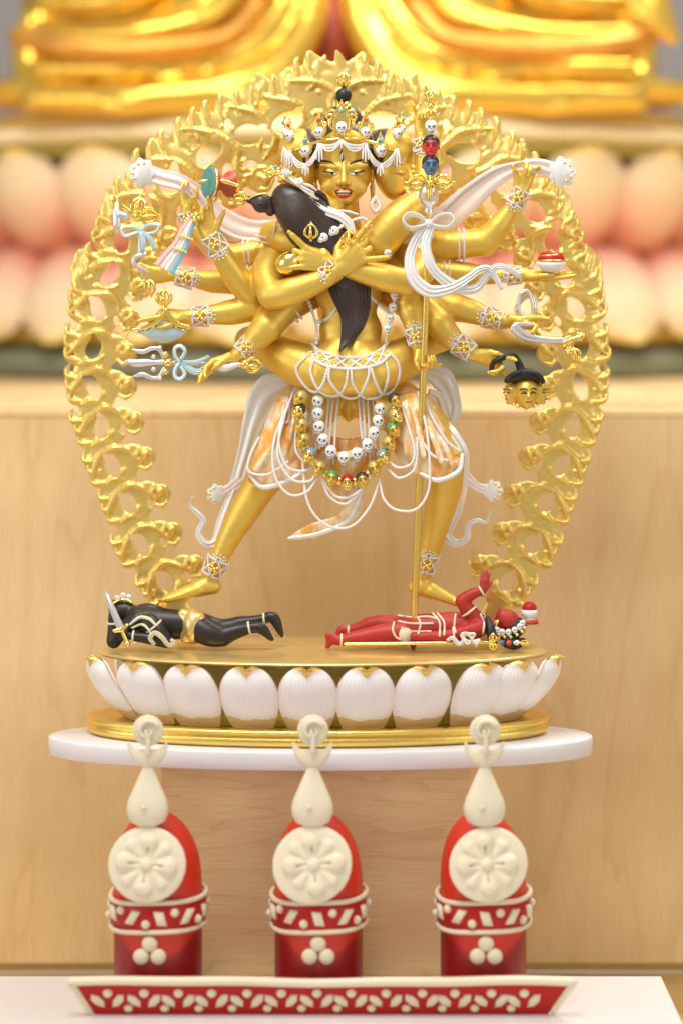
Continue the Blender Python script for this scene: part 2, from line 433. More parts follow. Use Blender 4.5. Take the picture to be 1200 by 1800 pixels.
def hand(V, w, f, thumb, back, L=40., curl=((0, 0, 0),) * 4, spread=(.12, .03, -.05, -.14), W=.78, r=.115, th=(.5, .3), fl=(.95, 1.05, .98, .80), thumb_dir=None, k=3., wr=.28):
    f = nz(f); s = nz(thumb - f * np.dot(thumb, f)); n = np.cross(f, s); n = n if np.dot(n, back) > 0 else -n
    off = (.36, .125, -.12, -.35); bl = (.96, 1.0, .95, .85)
    V.el(w + f * L * .50, (L * .62, L * W * .47, L * .20), k + 2, (f, s, n))
    for i in range(4):
        b = w + f * L * bl[i] + s * off[i] * W * L
        V.rc(w + s * off[i] * W * L * .5 + f * L * .1, b, L * .17, L * r * 1.25, k + 2)
        dr = rot(f, n, 0.); dr = nz(f + s * spread[i] * 1.4); ax = nz(np.cross(dr, n)); q = b
        # positive curl bends towards the palm
        sgn = 1. if np.dot(rot(dr, ax, .3), n) < 0 else -1.
        a = 0.; rr = [L * r * 1.1, L * r * .98, L * r * .88, L * r * .62]
        if i == 3: rr = [x * .88 for x in rr]
        for j, pl in enumerate((.44, .32, .24)):
            a += curl[i][j]; d2 = rot(dr, ax, sgn * a); q2 = q + d2 * L * fl[i] * pl
            V.rc(q, q2, rr[j], rr[j + 1], 1.5 if j else k); q = q2
    b = w + f * L * .22 + s * L * W * .30; td = nz(thumb_dir) if thumb_dir is not None else nz(f * .75 + s * .75 - n * .35)
    m = b + td * L * .42; V.rc(b, m, L * .17, L * .13, k + 2)
    m2 = m + nz(td + f * th[0] - s * th[1]) * L * .32; V.rc(m, m2, L * .125, L * .11, 1.5)
    V.rc(m2, m2 + nz(td + f * th[0] * 2 - s * th[1] * 2) * L * .24, L * .11, L * .07, 1.5)
    V.rc(w - f * L * .45, w + f * L * .15, L * wr, L * .22, k + 3)
    return s, n

# reusable little pieces
def _skull():
    v = Vol(.09); v.el((0, 0, .18), (.78, .86, .74), .1); v.el((0, -.18, -.55), (.46, .50, .46), .22); v.el((.5, -.25, -.22), (.22, .3, .18), .15); v.el((-.5, -.25, -.22), (.22, .3, .18), .15)
    v.el((.30, -.86, -.05), (.20, .26, .17), .06, sub=True); v.el((-.30, -.86, -.05), (.20, .26, .17), .06, sub=True)
    return v.mesh()
SKULL = _skull()
def orient(face, up=(0, 0, 1)):
    f = nz(face); u = nz(A(up, float) - f * np.dot(f, up)); return A([np.cross(-f, u), -f, u])   # rows: local x, y (back), z
def inst(mb, geo, c, r, m, R): mb.add((geo[0] * r) @ R + c, geo[1], m)
def skull(mb, c, r, face=(0, -1, 0), up=(0, 0, 1), m='bone'):
    R = orient(face, up); inst(mb, SKULL, c, r, m, R)
    loc = lambda x, y, z: A([x, y, z]) @ R * r + c
    for sx in (-1, 1): ball(mb, loc(sx * .30, -.66, -.03), r * .15, 'ink', SPHS)
    ball(mb, loc(0, -.72, -.32), r * .085, 'ink', SPHS)
    tube(mb, [loc(-.30, -.55, -.62), loc(-.12, -.66, -.68), loc(.12, -.66, -.68), loc(.30, -.55, -.62)], r * .05, 'ink', n=8, sides=5)
def _face():
    v = Vol(.085); v.el((0, 0, .15), (.72, .85, .80), .1); v.el((0, -.10, -.42), (.55, .62, .58), .3)
    v.rc((0, -.78, .08), (0, -.92, -.22), .07, .13, .12); v.el((0, -.72, -.52), (.22, .12, .09), .1); v.el((0, -.60, -.82), (.2, .16, .14), .2)
    for s_ in (-1, 1):
        v.el((s_ * .30, -.84, .02), (.20, .16, .10), .12, sub=True); v.el((s_ * .30, -.74, -.02), (.15, .1, .07), .04); v.el((s_ * .74, 0, -.1), (.09, .18, .24), .08); v.rc((s_ * .12, -.80, .2), (s_ * .5, -.68, .22), .06, .05, .1)
    return v.mesh()
FACE = _face()
def _cap():
    v = Vol(.09); v.el((0, .08, .28), (.79, .90, .78), .1); v.el((0, -.95, -.35), (.9, .95, .80), .15, sub=True); return v.mesh()
CAP = _cap()
def minihead(mb, c, r, m, hair, face=(0, -1, 0), up=(0, 0, 1), ink='ink'):
    R = orient(face, up); inst(mb, FACE, c, r, m, R)
    if hair: inst(mb, CAP, c, r, hair, R)
    loc = lambda x, y, z: A([x, y, z]) @ R * r + c
    for s_ in (-1, 1):
        tube(mb, [loc(s_ * .16, -.83, .0), loc(s_ * .30, -.83, .03), loc(s_ * .44, -.76, 0)], r * .045, ink, n=6, sides=5)
        tube(mb, [loc(s_ * .12, -.84, .22), loc(s_ * .30, -.84, .30), loc(s_ * .50, -.72, .22)], r * .04, ink, n=6, sides=5)
    tube(mb, [loc(-.16, -.80, -.52), loc(.16, -.80, -.52)], r * .035, ink, n=5, sides=5)
def vajra_end(mb, c, axis, L, W, m='gold_bright'):
    """lotus knob and a cage of prongs closing in a tip"""
    ax = nz(axis); u = nz(np.cross(ax, (0.1, 1, .2))); w = np.cross(ax, u)
    ball(mb, c + ax * L * .10, W * .42, m); 
    for k in range(5):
        a = 2 * math.pi * k / 5 + .3; o = u * math.cos(a) + w * math.sin(a)
        tube(mb, [c + ax * L * .1 + o * W * .25, c + ax * L * .32 + o * W, c + ax * L * .66 + o * W * .95, c + ax * L * .92 + o * W * .18], [W * .26, W * .32, W * .24, W * .16], m, n=9, sides=6)
        ball(mb, c + ax * L * .34 + o * W * 1.05, W * .30, m, SPHS)
    tube(mb, [c, c + ax * L * 1.06], [W * .30, W * .14], m, n=5, sides=6); ball(mb, c + ax * L * .96, W * .2, m, SPHS)
def flower(mb, c, r, m='gold_bright', n=6, nrm=(0, -1, 0), gem=None):
    nm = nz(nrm); u = nz(np.cross(nm, (0, .1, 1))); w = np.cross(nm, u)
    for k in range(n): a = 2 * math.pi * k / n; ball(mb, c + (u * math.cos(a) + w * math.sin(a)) * r * .6, r * .42, m, SPH)
    ball(mb, c + nm * r * .25, r * .40, gem or m, SPH)
# ================================================================== setting
ZT = -1200.0          # top of the white table
ZB = -649.0           # top of the lotus seat
def struct(name, mb, label=None): 
    o = mb.build(name); o['kind'] = 'structure'
    return o
m = MB(); box(m, (-3200, -900, -1368), (3200, 480, -1348), 'maple_floor'); struct('floor', m)
m = MB(); box(m, (-9000, 5200, -1348), (9000, 5260, 5200), 'grey_wall'); struct('wall', m)
# wooden altar cabinet behind everything
CAB = thing('wooden_cabinet', (0, 480, -1348), 'long pale maple cabinet with wavy grain behind the display shelf', 'cabinet')
m = MB(); box(m, (-3200, 480, -1330), (3200, 500, -262), 'maple_panel'); m.build('front_panel', CAB)
m = MB(); box(m, (-3200, 484, -262), (3200, 4600, -246), 'maple_panel', bev=4); m.build('top', CAB)
m = MB(); box(m, (-3200, 488, -1348), (3200, 520, -1330), 'gold_dull'); m.build('plinth', CAB)
m = MB(); box(m, (-3200, 501, -1346), (3200, 4500, -263), 'maple_panel'); m.build('carcass', CAB)
# table block
m = MB(); box(m, (-760, -1000, -1348), (554, -57, ZT), 'white_table', bev=2)
tag(m.build('table'), 'low white table with a square right edge under the red tray', 'table')
PED = MB(); box(PED, ((283 - 600) * .987, -55, -1348), ((828 - 600) * .987, 60, -829), 'maple_block', bev=1.5)
tag(PED.build('pedestal'), 'rectangular maple block pedestal holding up the white oval shelf', 'pedestal')
m = MB(); 
def ell_prof(mb, c, a, b, prof, mt, n=160):
    """stack of ellipses, prof = (offset from the rim, height)"""
    th = np.linspace(0, 2 * math.pi, n, endpoint=False); rows = []
    for o, z in prof: rows.append(np.stack([c[0] + np.cos(th) * (a + o), c[1] + np.sin(th) * (b + o), np.full(n, z)], 1))
    v = np.vstack(rows); f = grid_faces(n, len(prof), True); f.append(tuple(range(n))[::-1]); f.append(tuple(range((len(prof) - 1) * n, len(prof) * n))); mb.add(v, f, mt)
ell_prof(m, (-37, 20), 480, 158, [(-2, -828), (0, -826), (0, -799), (-1, -796.5), (-3, -795.5)], 'acrylic')
tag(m.build('display_shelf'), 'thin white acrylic oval shelf on the wooden pedestal', 'shelf')

# ------------------------------------------------------------------ lotus seat
CX = -33.; CY = 48.
SEAT = thing('lotus_pedestal', (CX, CY, -795), 'oval gilded lotus base ringed with pinkish white petals on the white shelf', 'statue base')
m = MB()
pr = [(-4, -795), (2, -793), (6, -788), (7, -784), (5, -779), (1, -776), (1, -773.5), (6, -773), (10, -771), (10.5, -768), (7, -764.5), (0, -763), (-10, -764), (-24, -767.5), (-60, -768)]
ell_prof(m, (CX - 9, CY), 403, 155, pr, 'gold_leaf', 200); m.build('plinth', SEAT)
m = MB(); ell_prof(m, (CX, CY), 340, 110, [(0, -767), (-4, -720), (-2, -700), (12, -672), (30, -659)], 'gold_dark', 120); m.build('core', SEAT)
m = MB(); ell_prof(m, (CX, CY), 398, 158, [(-22, -659), (-4, -657), (0, -654.5), (0, -652), (-3, -650), (-6, ZB)], 'gold_seat', 200)
m.build('seat_top', SEAT)
def petal_mesh():
    NU, NV = 29, 46; v = []; at = []; gr = []
    for j in range(NV):
        t = j / (NV - 1.)
        w = 51.5 * (0.70 + 0.30 * math.sin(min(1, t / .5) * math.pi / 2)) * (1 if t < .48 else math.sqrt(max(0.0, 1 - ((t - .48) / .525) ** 2.35)))
        for i in range(NU):
            u = -1 + 2 * i / (NU - 1.)
            x = u * w; z = t * 119
            out = 68 * math.sin(min(1, t * 1.02) * math.pi * .5) ** .9 - 10 * max(0, (t - .62) / .38) ** 2 + 17 * max(0, (t - .86) / .14) ** 2 * (1 - .6 * abs(u))
            out -= (u * u) * 17 * (.4 + .6 * math.sin(t * math.pi))
            z -= 5 * max(0, (t - .86) / .14) ** 2 * (1 - abs(u) * .7)
            v.append((x, -out, z))
            # colour coordinate: gilt foot, white body, pink rim, gilt tip
            foot = .15 + .07 * abs(u) ** 2 + .012 * math.sin(u * 7); tip = .935 - .125 * max(0, 1 - abs(u) / .36) ** .8 + .0 * u
            if t < foot: mm = .20 * t / foot
            elif t > tip: mm = .82 + .18 * (t - tip) / (1.001 - tip)
            else:
                e = max(abs(u) ** 3, ((t - foot) / (tip - foot)) ** 5); mm = .24 + .52 * e
            at.append(mm); gr.append(u * 42)
    v = A(v); n = len(v)
    back = v.copy(); back[:, 1] += 5.; back[:, 0] *= .97; back[:, 2] -= .8
    f = grid_faces(NU, NV); fb = [tuple(k + n for k in q[::-1]) for q in f]; 
    rim = [j * NU for j in range(NV)] + [(NV - 1) * NU + i for i in range(1, NU)] + [j * NU + NU - 1 for j in range(NV - 2, -1, -1)] + list(range(NU - 2, 0, -1))
    fr = [(rim[k], rim[k] + n, rim[(k + 1) % len(rim)] + n, rim[(k + 1) % len(rim)]) for k in range(len(rim))]
    return np.vstack([v, back]), [q[::-1] for q in f] + [q[::-1] for q in fb] + [q[::-1] for q in fr], A(at + [.5 if 0 else x for x in at]), A(gr + gr)
pv, pf, pa, pg = petal_mesh()
mb = MB(); mb.add(pv, pf, 'petal_small', m=pa, g=pg); petal0 = mb.build('petal', SEAT, origin=(0, 0, 0)); petal0.data.materials.append(MATS['petal_back']); nf_ = 28 * 45
for k in range(nf_, 2 * nf_): petal0.data.polygons[k].material_index = 1
tt = np.linspace(0, 2 * math.pi, 2001); ea, eb = 352., 130.; ex, ey = np.cos(tt) * ea, np.sin(tt) * eb
ds = np.concatenate([[0], np.cumsum(np.hypot(np.diff(ex), np.diff(ey)))]); NP = 16; first = True
# the front petals stand as in the picture, the back ones evenly
tg_ = [188, 250, 335, 437, 540, 642, 743, 845, 903, 950]; TH = []
cand = np.linspace(math.pi * 1.015, math.pi * 1.985, 1500)
for px in tg_:
    best = None
    for th in cand:
        x, y = math.cos(th) * ea, math.sin(th) * eb; nx, ny = math.cos(th) / ea, math.sin(th) / eb; q_ = math.hypot(nx, ny)
        X_ = CX + x + 42 * nx / q_; dd = CY + y + 42 * ny / q_; sx_ = 600 + X_ * D / (D + dd); e_ = abs(sx_ - px) + (0 if math.sin(th) < .15 else 50)
        if best is None or e_ < best[0]: best = (e_, th)
    TH.append(best[1])
TH += [math.pi * t for t in (.17, .30, .44, .58, .72, .84)]
for k, th in enumerate(TH):
    x, y = math.cos(th) * ea, math.sin(th) * eb
    nx, ny = math.cos(th) / ea, math.sin(th) / eb; a = math.atan2(ny, nx) + math.pi / 2
    o = petal0 if k == 0 else petal0.copy()
    if k: C.objects.link(o); o.parent = SEAT
    o.location = Vector((x * S, y * S, (-767 + 795) * S)); o.rotation_euler = (0, 0, a); o.scale = (1, 1 + .22 * abs(nx) / math.hypot(nx, ny), 1)

# ------------------------------------------------------------------ offering cakes and tray
def torma(cx):
    d = -192.; js = random.Random(int(cx)); f = (D + d) / D; bx = (cx - 600) * f
    T = thing('offering_cake', (bx, d, ZT + 6), '', 'offering cake', 'red and cream offering cakes in the tray')
    sec = []
    body = MB(); prof = []
    R = 73. + js.uniform(-1, 1)
    hs = [(R, 0), (R * 1.0, 40), (R, 90), (R, 180), (R * .985, 212), (R * .93, 240), (R * .80, 268), (R * .60, 290), (R * .36, 304), (R * .12, 310), (1, 311)]
    n = 48; th = np.linspace(0, 2 * math.pi, n, endpoint=False); rows = []; cc = cr([(a_, b_, 0) for a_, b_ in hs], 40)
    for r, h, _ in cc:
        sh = max(0, (h - 150) / 160.) ** 2 * -4
        rows.append(np.stack([bx + sh + np.cos(th) * r, d + np.sin(th) * r, np.full(n, ZT + 6 + h)], 1))
    v = np.vstack(rows); ff = grid_faces(n, len(cc), True); ff.append(tuple(range(n))[::-1]); ff.append(tuple(range((len(cc) - 1) * n, len(cc) * n)))
    # body colour: bright red above, darker red below a curved edge lowest in front
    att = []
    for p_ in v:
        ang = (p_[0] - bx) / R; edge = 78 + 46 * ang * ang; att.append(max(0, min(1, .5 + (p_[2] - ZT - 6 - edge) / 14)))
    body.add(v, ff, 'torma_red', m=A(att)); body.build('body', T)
    col = MB(); zc = ZT + 6 + 126
    def ringp(rr, z, tilt=.0, n_=60):
        a = np.linspace(0, 2 * math.pi, n_ + 1) + cx; w = 1 + .012 * np.sin(a * 5 + cx)
        return np.stack([bx + np.cos(a) * rr * w, d + np.sin(a) * rr * w, z + np.cos(a) * 2.5 + tilt * np.sin(a * 3)], 1)
    lathe(col, (bx, d, zc), [(R + 1, 0), (R + 6, 4), (R + 7, 24), (R + 6, 42), (R + 1, 46)], 'red', n=48); col.build('collar', T)
    q = MB()
    for zz in (zc, zc + 48): tube(q, ringp(R + 6, zz, 1.8), [4.3, 4.3], 'cream_dark', n=64, sides=8, cap=False)
    q.build('collar_ring', T)
    q = MB(); rr = R + 7.5
    for k in range(9):
        for kind in (0, 1):
            a = -math.pi / 2 + (k - 4 + .5 * kind) * .70 * .85 + (.12 if cx < 400 else .0); c = A([bx + math.cos(a) * rr, d + math.sin(a) * rr, zc + 24]); tg = A([-math.sin(a), math.cos(a), 0]); nn = A([math.cos(a), math.sin(a), 0])
            if kind == 0:
                sl = 1 if k % 2 else -1
                pts = [c + tg * (x_ + sl * z_ * .45) + A([0, 0, z_]) for x_, z_ in ((-10, -11), (6, -12), (10, 11), (-6, 12))]
                top = [c + (p_ - c) * .8 + nn * 3.2 for p_ in pts]; ba = [p_ - nn * 2 for p_ in pts]
                q.add(ba + pts + top, grid_faces(4, 3, True) + [(8, 9, 10, 11)], 'cream')
            else: ball(q, c + A([0, 0, -9 if k % 2 else 9]), (7.5, 7.5, 7.5), 'cream_dark', SPH)
    q.build('collar_ornament', T)
    # flower medallion leaning on the front
    tilt = .20; up = nz(A([js.uniform(-.05, .05), math.sin(tilt), math.cos(tilt)])); nn = A([0, -math.cos(tilt), math.sin(tilt)]); X_ = A([1., 0, 0])
    mc = A([bx + (-13 if cx < 300 else (-7 if cx < 600 else 1)), d - 77, ZT + 6 + 239])
    V = Vol(2.); ra_ = js.uniform(-.12, .15)
    V.el(mc + X_ * js.uniform(-3, 3), (64 + js.uniform(-2, 2), 63 + js.uniform(-2, 2), 9), 4, (X_, up, nn))
    for k in range(4):
        a = k * math.pi / 2 + ra_; dr = X_ * math.cos(a) + up * math.sin(a); pe = np.cross(dr, nn)
        V.rc(mc + dr * 14 + nn * 8, mc + dr * 36 + nn * 9, 6, 15, 2, (nn, .55)); V.rc(mc + dr * 12 + nn * 10, mc + dr * 42 + nn * 12, 2.5, 2.5, 3, None, True)
        b_ = a + math.pi / 4; d2 = X_ * math.cos(b_) + up * math.sin(b_); V.rc(mc + d2 * 14 + nn * 8, mc + d2 * 38 + nn * 7, 5, 11, 2, (nn, .5)); 
        V.rc(mc + d2 * 8 + nn * 11, mc + rot(d2, nn, .25) * 44 + nn * 11, 1.6, 1.6, 3, None, True); V.rc(mc + d2 * 8 + nn * 11, mc + rot(d2, nn, -.25) * 44 + nn * 11, 1.6, 1.6, 3, None, True)
    V.el(mc + nn * 11, (9, 9, 6), 3, (X_, up, nn))
    q = MB(); addvol(q, V, 'cream'); q.build('flower_medallion', T)
    q = MB(); tc = mc + up * 62 - nn * 4
    lathe(q, tc, [(1, -2), (16, 0), (28, 7), (34, 20), (34.5, 32), (31, 45), (25, 58), (18, 74), (11, 90), (6, 105), (4, 111), (3, 113)], 'cream', axis=(0, .06, 1), n=28, sy=.55)
    ball(q, tc + A([-5, -19, 34]), 4.5, 'cream_dark', SPH); dp = q.build('teardrop', T)
    mo = tc + A([0, 6, 113]); q = MB()
    a = np.linspace(-2.95, -.2, 15)
    tube(q, [mo + A([math.cos(x_) * 32, -2, 30 + math.sin(x_) * 32]) for x_ in a], [2, 6, 13, 16, 13, 6, 2], 'cream', n=30, sides=10, flat=.45, ref=(0, 1, 0)); q.build('crescent', T)
    q = MB(); sc_ = mo + A([1, -6, 45]); lathe(q, sc_ + A([0, 5, 0]), [(20, 0), (25, 2), (26, 5), (25, 8), (20, 10)], 'cream', axis=(0, -1, 0), n=28)
    tube(q, [sc_ + A([math.cos(x_) * (20 - x_ * 2.3), -7, math.sin(x_) * (20 - x_ * 2.3)]) for x_ in np.linspace(.6, 6.2, 16)], [4, 4.5, 3], 'cream', n=40)
    tube(q, [sc_ + A([0, -8, -34]), sc_ + A([1, -9, -14]), sc_ + A([-3, -10, 0])], [5, 4.5, 3], 'cream'); q.build('sun_disc', T)
    q = MB()
    for x_, z_ in ((0, 12), (-14, -9), (14, -9)): ball(q, A([bx + x_ + (-8 if cx < 300 else 0), d - R - 2, ZT + 6 + 96 + z_]), (13.5, 8, 13.5), 'cream_dark', SPH)
    q.build('triple_bead', T); return T
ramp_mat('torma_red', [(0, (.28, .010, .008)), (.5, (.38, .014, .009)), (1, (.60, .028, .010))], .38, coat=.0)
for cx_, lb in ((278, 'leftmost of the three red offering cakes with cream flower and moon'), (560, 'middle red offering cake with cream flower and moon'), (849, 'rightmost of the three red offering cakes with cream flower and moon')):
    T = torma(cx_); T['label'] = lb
TR = thing('offering_tray', (-30, -250, ZT), 'long red tray with cream rim and diamond pattern in front of the cakes', 'tray')
d0, d1 = -274., -296.
def fr(px, t):   # point on the sloping front wall
    dd = d0 + (d1 - d0) * t; f0 = (D + d0) / D; return None
zb, zt = ZT + 1, ZT + 56
xb0, xb1, xt0, xt1 = (168 - 600) * .938, (962 - 600) * .938, (126 - 600) * .933, (1006 - 600) * .933
m = MB()
def wallp(mb, a, b, c, d_, thick, mt):
    a, b, c, d_ = map(A, (a, b, c, d_)); n = nz(np.cross(b - a, d_ - a)) * thick
    v = [a, b, c, d_, a + n, b + n, c + n, d_ + n]
    mb.add(v, [(0, 1, 2, 3), (7, 6, 5, 4), (0, 4, 5, 1), (1, 5, 6, 2), (2, 6, 7, 3), (3, 7, 4, 0)], mt, True)
wallp(m, (xb0, d0, zb), (xb1, d0, zb), (xt1, d1, zt), (xt0, d1, zt), -6, 'tray_red' if 0 else 'red'); m.build('front_wall', TR)
m = MB(); box(m, (xb0 + 2, d0 + 6, ZT + .5), (xb1 - 2, -128, ZT + 6), 'red', bev=1); m.build('bottom', TR)
m = MB(); r_ = []
for k in range(40):
    t = k / 39.; r_.append(A([xt0 + (xt1 - xt0) * t, d1, zt + 4 + 1.6 * math.sin(t * 9) + .8 * math.sin(t * 23)]))
tube(m, r_, [7.5, 8, 7.5, 8.2, 7.6], 'cream', n=120, sides=10)
tube(m, [A([xt0, d1, zt + 3]), A([xb0 - 8, d0 - 3, zb + 5])], [6.5, 5.5], 'cream', n=12); tube(m, [A([xt1, d1, zt + 3]), A([xb1 + 8, d0 - 3, zb + 5])], [6.5, 5.5], 'cream', n=12)
m.build('rim', TR)
m = MB(); tdir = nz(A([0, d1 - d0, zt - zb])); nrm = nz(np.cross(A([1, 0, 0]), tdir)); nrm = nrm if nrm[1] < 0 else -nrm
for k in range(13):
    jx = rng.uniform(-2, 2); cxp = xb0 + 24 + k * (xb1 - xb0 - 46) / 12.3; c = A([cxp + jx, d0, zb]) + tdir * 27
    for s_ in (-1, 1):
        e = c + A([s_ * 17, 0, 0]); ax = nz(A([s_ * .85, 0, 0]) + tdir * 1.0); pp = np.cross(ax, nrm); sz = rng.uniform(.9, 1.08)
        pts = [e - ax * 17 * sz, e - pp * 7 - ax * 5, e - pp * 7.5 + ax * 8, e + ax * 15 * sz, e + pp * 7 + ax * 5, e + pp * 7 - ax * 8]
        v = [p_ - nrm * 1 for p_ in pts] + [p_ + nrm * 2 for p_ in pts] + [e + (p_ - e) * .7 + nrm * 4 for p_ in pts]
        m.add(v, grid_faces(6, 3, True) + [tuple(range(12, 18))], 'cream')
    ball(m, c + tdir * 15 + nrm * 1, (8, 5, 7.5), 'cream', SPH); 
    if k < 12: ball(m, c + A([33, 0, 0]) - tdir * 15 + nrm * 1, (7.5, 5, 6.5), 'cream_dark', SPH)
m.build('diamond_pattern', TR)

# ------------------------------------------------------------------ large seated figure behind, on its own lotus
BIG = thing('lotus_throne', (0, 2900, -246), 'huge pink and cream lotus throne with gold edges behind the statue', 'lotus throne')
BR = 1290.; BC = A([0., 1700 + BR + 30, 0.])
def big_ring(mb, prof, mt, n=120): lathe(mb, (BC[0], BC[1], 0), prof, mt, n=n)
m = MB(); big_ring(m, [(BR - 60, -246), (BR - 20, -240), (BR - 8, -225), (BR - 8, -180), (BR - 30, -172), (BR - 150, -160)], 'green_rim'); m.build('foot_ring', BIG)
m = MB(); big_ring(m, [(BR - 60, -158), (BR - 50, -120), (BR - 90, 0), (BR - 120, 100), (BR - 100, 200), (BR - 50, 330), (BR - 40, 345)], 'inner_gold'); m.build('core', BIG)
def bigpetal(up):
    NU, NV = 17, 24; v = []; at = []; W_ = 142.
    for j in range(NV):
        t = j / (NV - 1.); w = W_ * (.80 + .20 * math.sin(t * math.pi)) * (1 if t < .55 else math.sqrt(max(.0, 1 - ((t - .55) / .46) ** 3.2)))
        for i in range(NU):
            u = -1 + 2 * i / (NU - 1.); H = 268. if up else 250.
            out = 95 * math.sin(t * math.pi * .62) - 42 * u * u + (20 * max(0, (t - .8) / .2) ** 2)
            v.append((u * w, -out, (1 if up else -1) * t * H)); at.append(max(.13, min(1, (1 - t) ** (1.0 if up else 1.35) + .28 * u * u)) if t + .04 * u * u < .90 else .13 * max(0, (1 - t - .04 * u * u) / .10))
    f = grid_faces(NU, NV); f = [q[::-1] for q in f] if up else f
    n = len(v); v = A(v); bk = v.copy(); bk[:, 1] += 14; bk[:, 0] *= .96
    rim = [j * NU for j in range(NV)] + [(NV - 1) * NU + i for i in range(1, NU)] + [j * NU + NU - 1 for j in range(NV - 2, -1, -1)] + list(range(NU - 2, 0, -1))
    fr_ = [(rim[k], rim[k] + n, rim[(k + 1) % len(rim)] + n, rim[(k + 1) % len(rim)]) for k in range(len(rim))]
    return np.vstack([v, bk]), f + [tuple(k + n for k in q[::-1]) for q in f] + fr_, A(at + at)
for up in (True, False):
    v, f, at = bigpetal(up); mb = MB(); mb.add(v, f, 'petal_big', m=at); p0 = mb.build('petal', BIG, origin=(0, 0, 0)); NPB = 31; fst = True
    for k in range(NPB):
        a = -math.pi / 2 + (k + (.5 if up else .02)) * 2 * math.pi / NPB
        if math.sin(a) > .25: continue
        o = p0 if fst else p0.copy()
        if not fst: C.objects.link(o); o.parent = BIG
        fst = False
        r_ = BR - 62; w = A([BC[0] + math.cos(a) * r_, BC[1] + math.sin(a) * r_, 88. if up else 100.]) ; wv = A([w[0] * S, w[1] * S, (w[2] + Z0) * S])
        o.location = wv - WORLD['lotus_throne']; o.rotation_euler = (0, 0, a + math.pi / 2)
m = MB(); th = np.linspace(-math.pi, 0, 90)
big_ring(m, [(BR - 60, 362), (BR + 14, 365), (BR + 38, 376), (BR + 42, 394), (BR + 26, 412), (BR - 40, 420)], 'rope'); m.build('rim', BIG)
m = MB(); big_ring(m, [(BR - 60, 330), (BR + 16, 334), (BR + 20, 348), (BR + 12, 364), (BR - 40, 364)], 'gold_dark'); m.build('green_band', BIG)
m = MB()
for k in range(150):
    a = -math.pi * (k + .5) / 150; ball(m, A([BC[0] + math.cos(a) * (BR + 34), BC[1] + math.sin(a) * (BR + 34), 386]), 19, 'rope', SPH)
m.build('bead_band', BIG)
m = MB(); big_ring(m, [(BR - 90, 412), (BR + 10, 416), (BR + 20, 428), (BR + 0, 444), (BR - 200, 452)], 'inner_gold'); m.build('seat', BIG)
BUD = thing('seated_statue', (0, 2600, 452), 'huge gilded seated statue in folded robes, only its lap in view', 'statue')
q = 1820.
def Q(x, y, d=q): return P(x, y, d)
V = Vol(14.)
for s_ in (-1, 1):
    mx = lambda x: 588 + s_ * (x - 588) if s_ > 0 else 588 - (x - 588)
    X = lambda x: x if s_ < 0 else 1176 - x
    V.el(Q(X(300), 20, 2150), (400, 300, 250), 30)
    V.el(Q(X(250), 165, 2080), (480, 260, 60), 30)
    V.ch([Q(X(555), -30, 1900), Q(X(535), 60, 1850), Q(X(480), 125, 1800), Q(X(380), 158, 1770), Q(X(220), 172, 1770), Q(X(60), 172, 1840)], [46, 48, 46, 42, 40, 34], 14, 26)
    V.ch([Q(X(520), -60, 1900), Q(X(480), 40, 1850), Q(X(400), 96, 1800), Q(X(240), 118, 1790), Q(X(70), 120, 1860)], [36, 40, 36, 34, 28], 12, 26)
    V.ch([Q(X(430), -60, 1900), Q(X(380), 20, 1830), Q(X(240), 58, 1800), Q(X(70), 60, 1870)], [36, 36, 34, 28], 12, 24)
    V.ch([Q(X(330), -60, 1900), Q(X(220), -6, 1810), Q(X(80), 6, 1870)], [36, 40, 30], 12, 20)
    V.ch([Q(X(58), 40, 1960), Q(X(52), 110, 1960), Q(X(60), 150, 1900)], [40, 50, 30], 16, 12)
    V.ch([Q(X(40), 186, 1880), Q(X(150), 176, 1790), Q(X(210), 186, 1750), Q(X(300), 176, 1750), Q(X(560), 182, 1740)], [18, 24, 28, 24, 20], 10, 26)
addv = MB(); addvol(addv, V, 'robe_gold'); addv.build('robe', BUD)
m = MB(); V = Vol(16.); V.el(Q(570, 120, 2250), (190, 120, 260), 10); V.ch([Q(560, 40, 2050), Q(560, 110, 2010), Q(575, 170, 1960)], [80, 90, 70], 20); addvol(m, V, 'robe_red'); m.build('inner_robe', BUD)
for s_ in (0, 1):
    m = MB(); X = (lambda x: x) if s_ == 0 else (lambda x: 1176 - x)
    tube(m, [Q(X(30), 62, 1810), Q(X(120), 80, 1745), Q(X(240), 86, 1735), Q(X(390), 66, 1750), Q(X(450), 10, 1790)], [26, 30, 30, 26, 20], 'robe_deep', n=50, flat=.8); m.build('robe_border', BUD)
m = MB(); ribbon(m, [Q(1112, -40, 1800), Q(1150, 18, 1780), Q(1188, 74, 1770)], [50, 48, 14], 'robe_gold', th=14, folds=1, amp=4); m.build('robe_end', BUD)

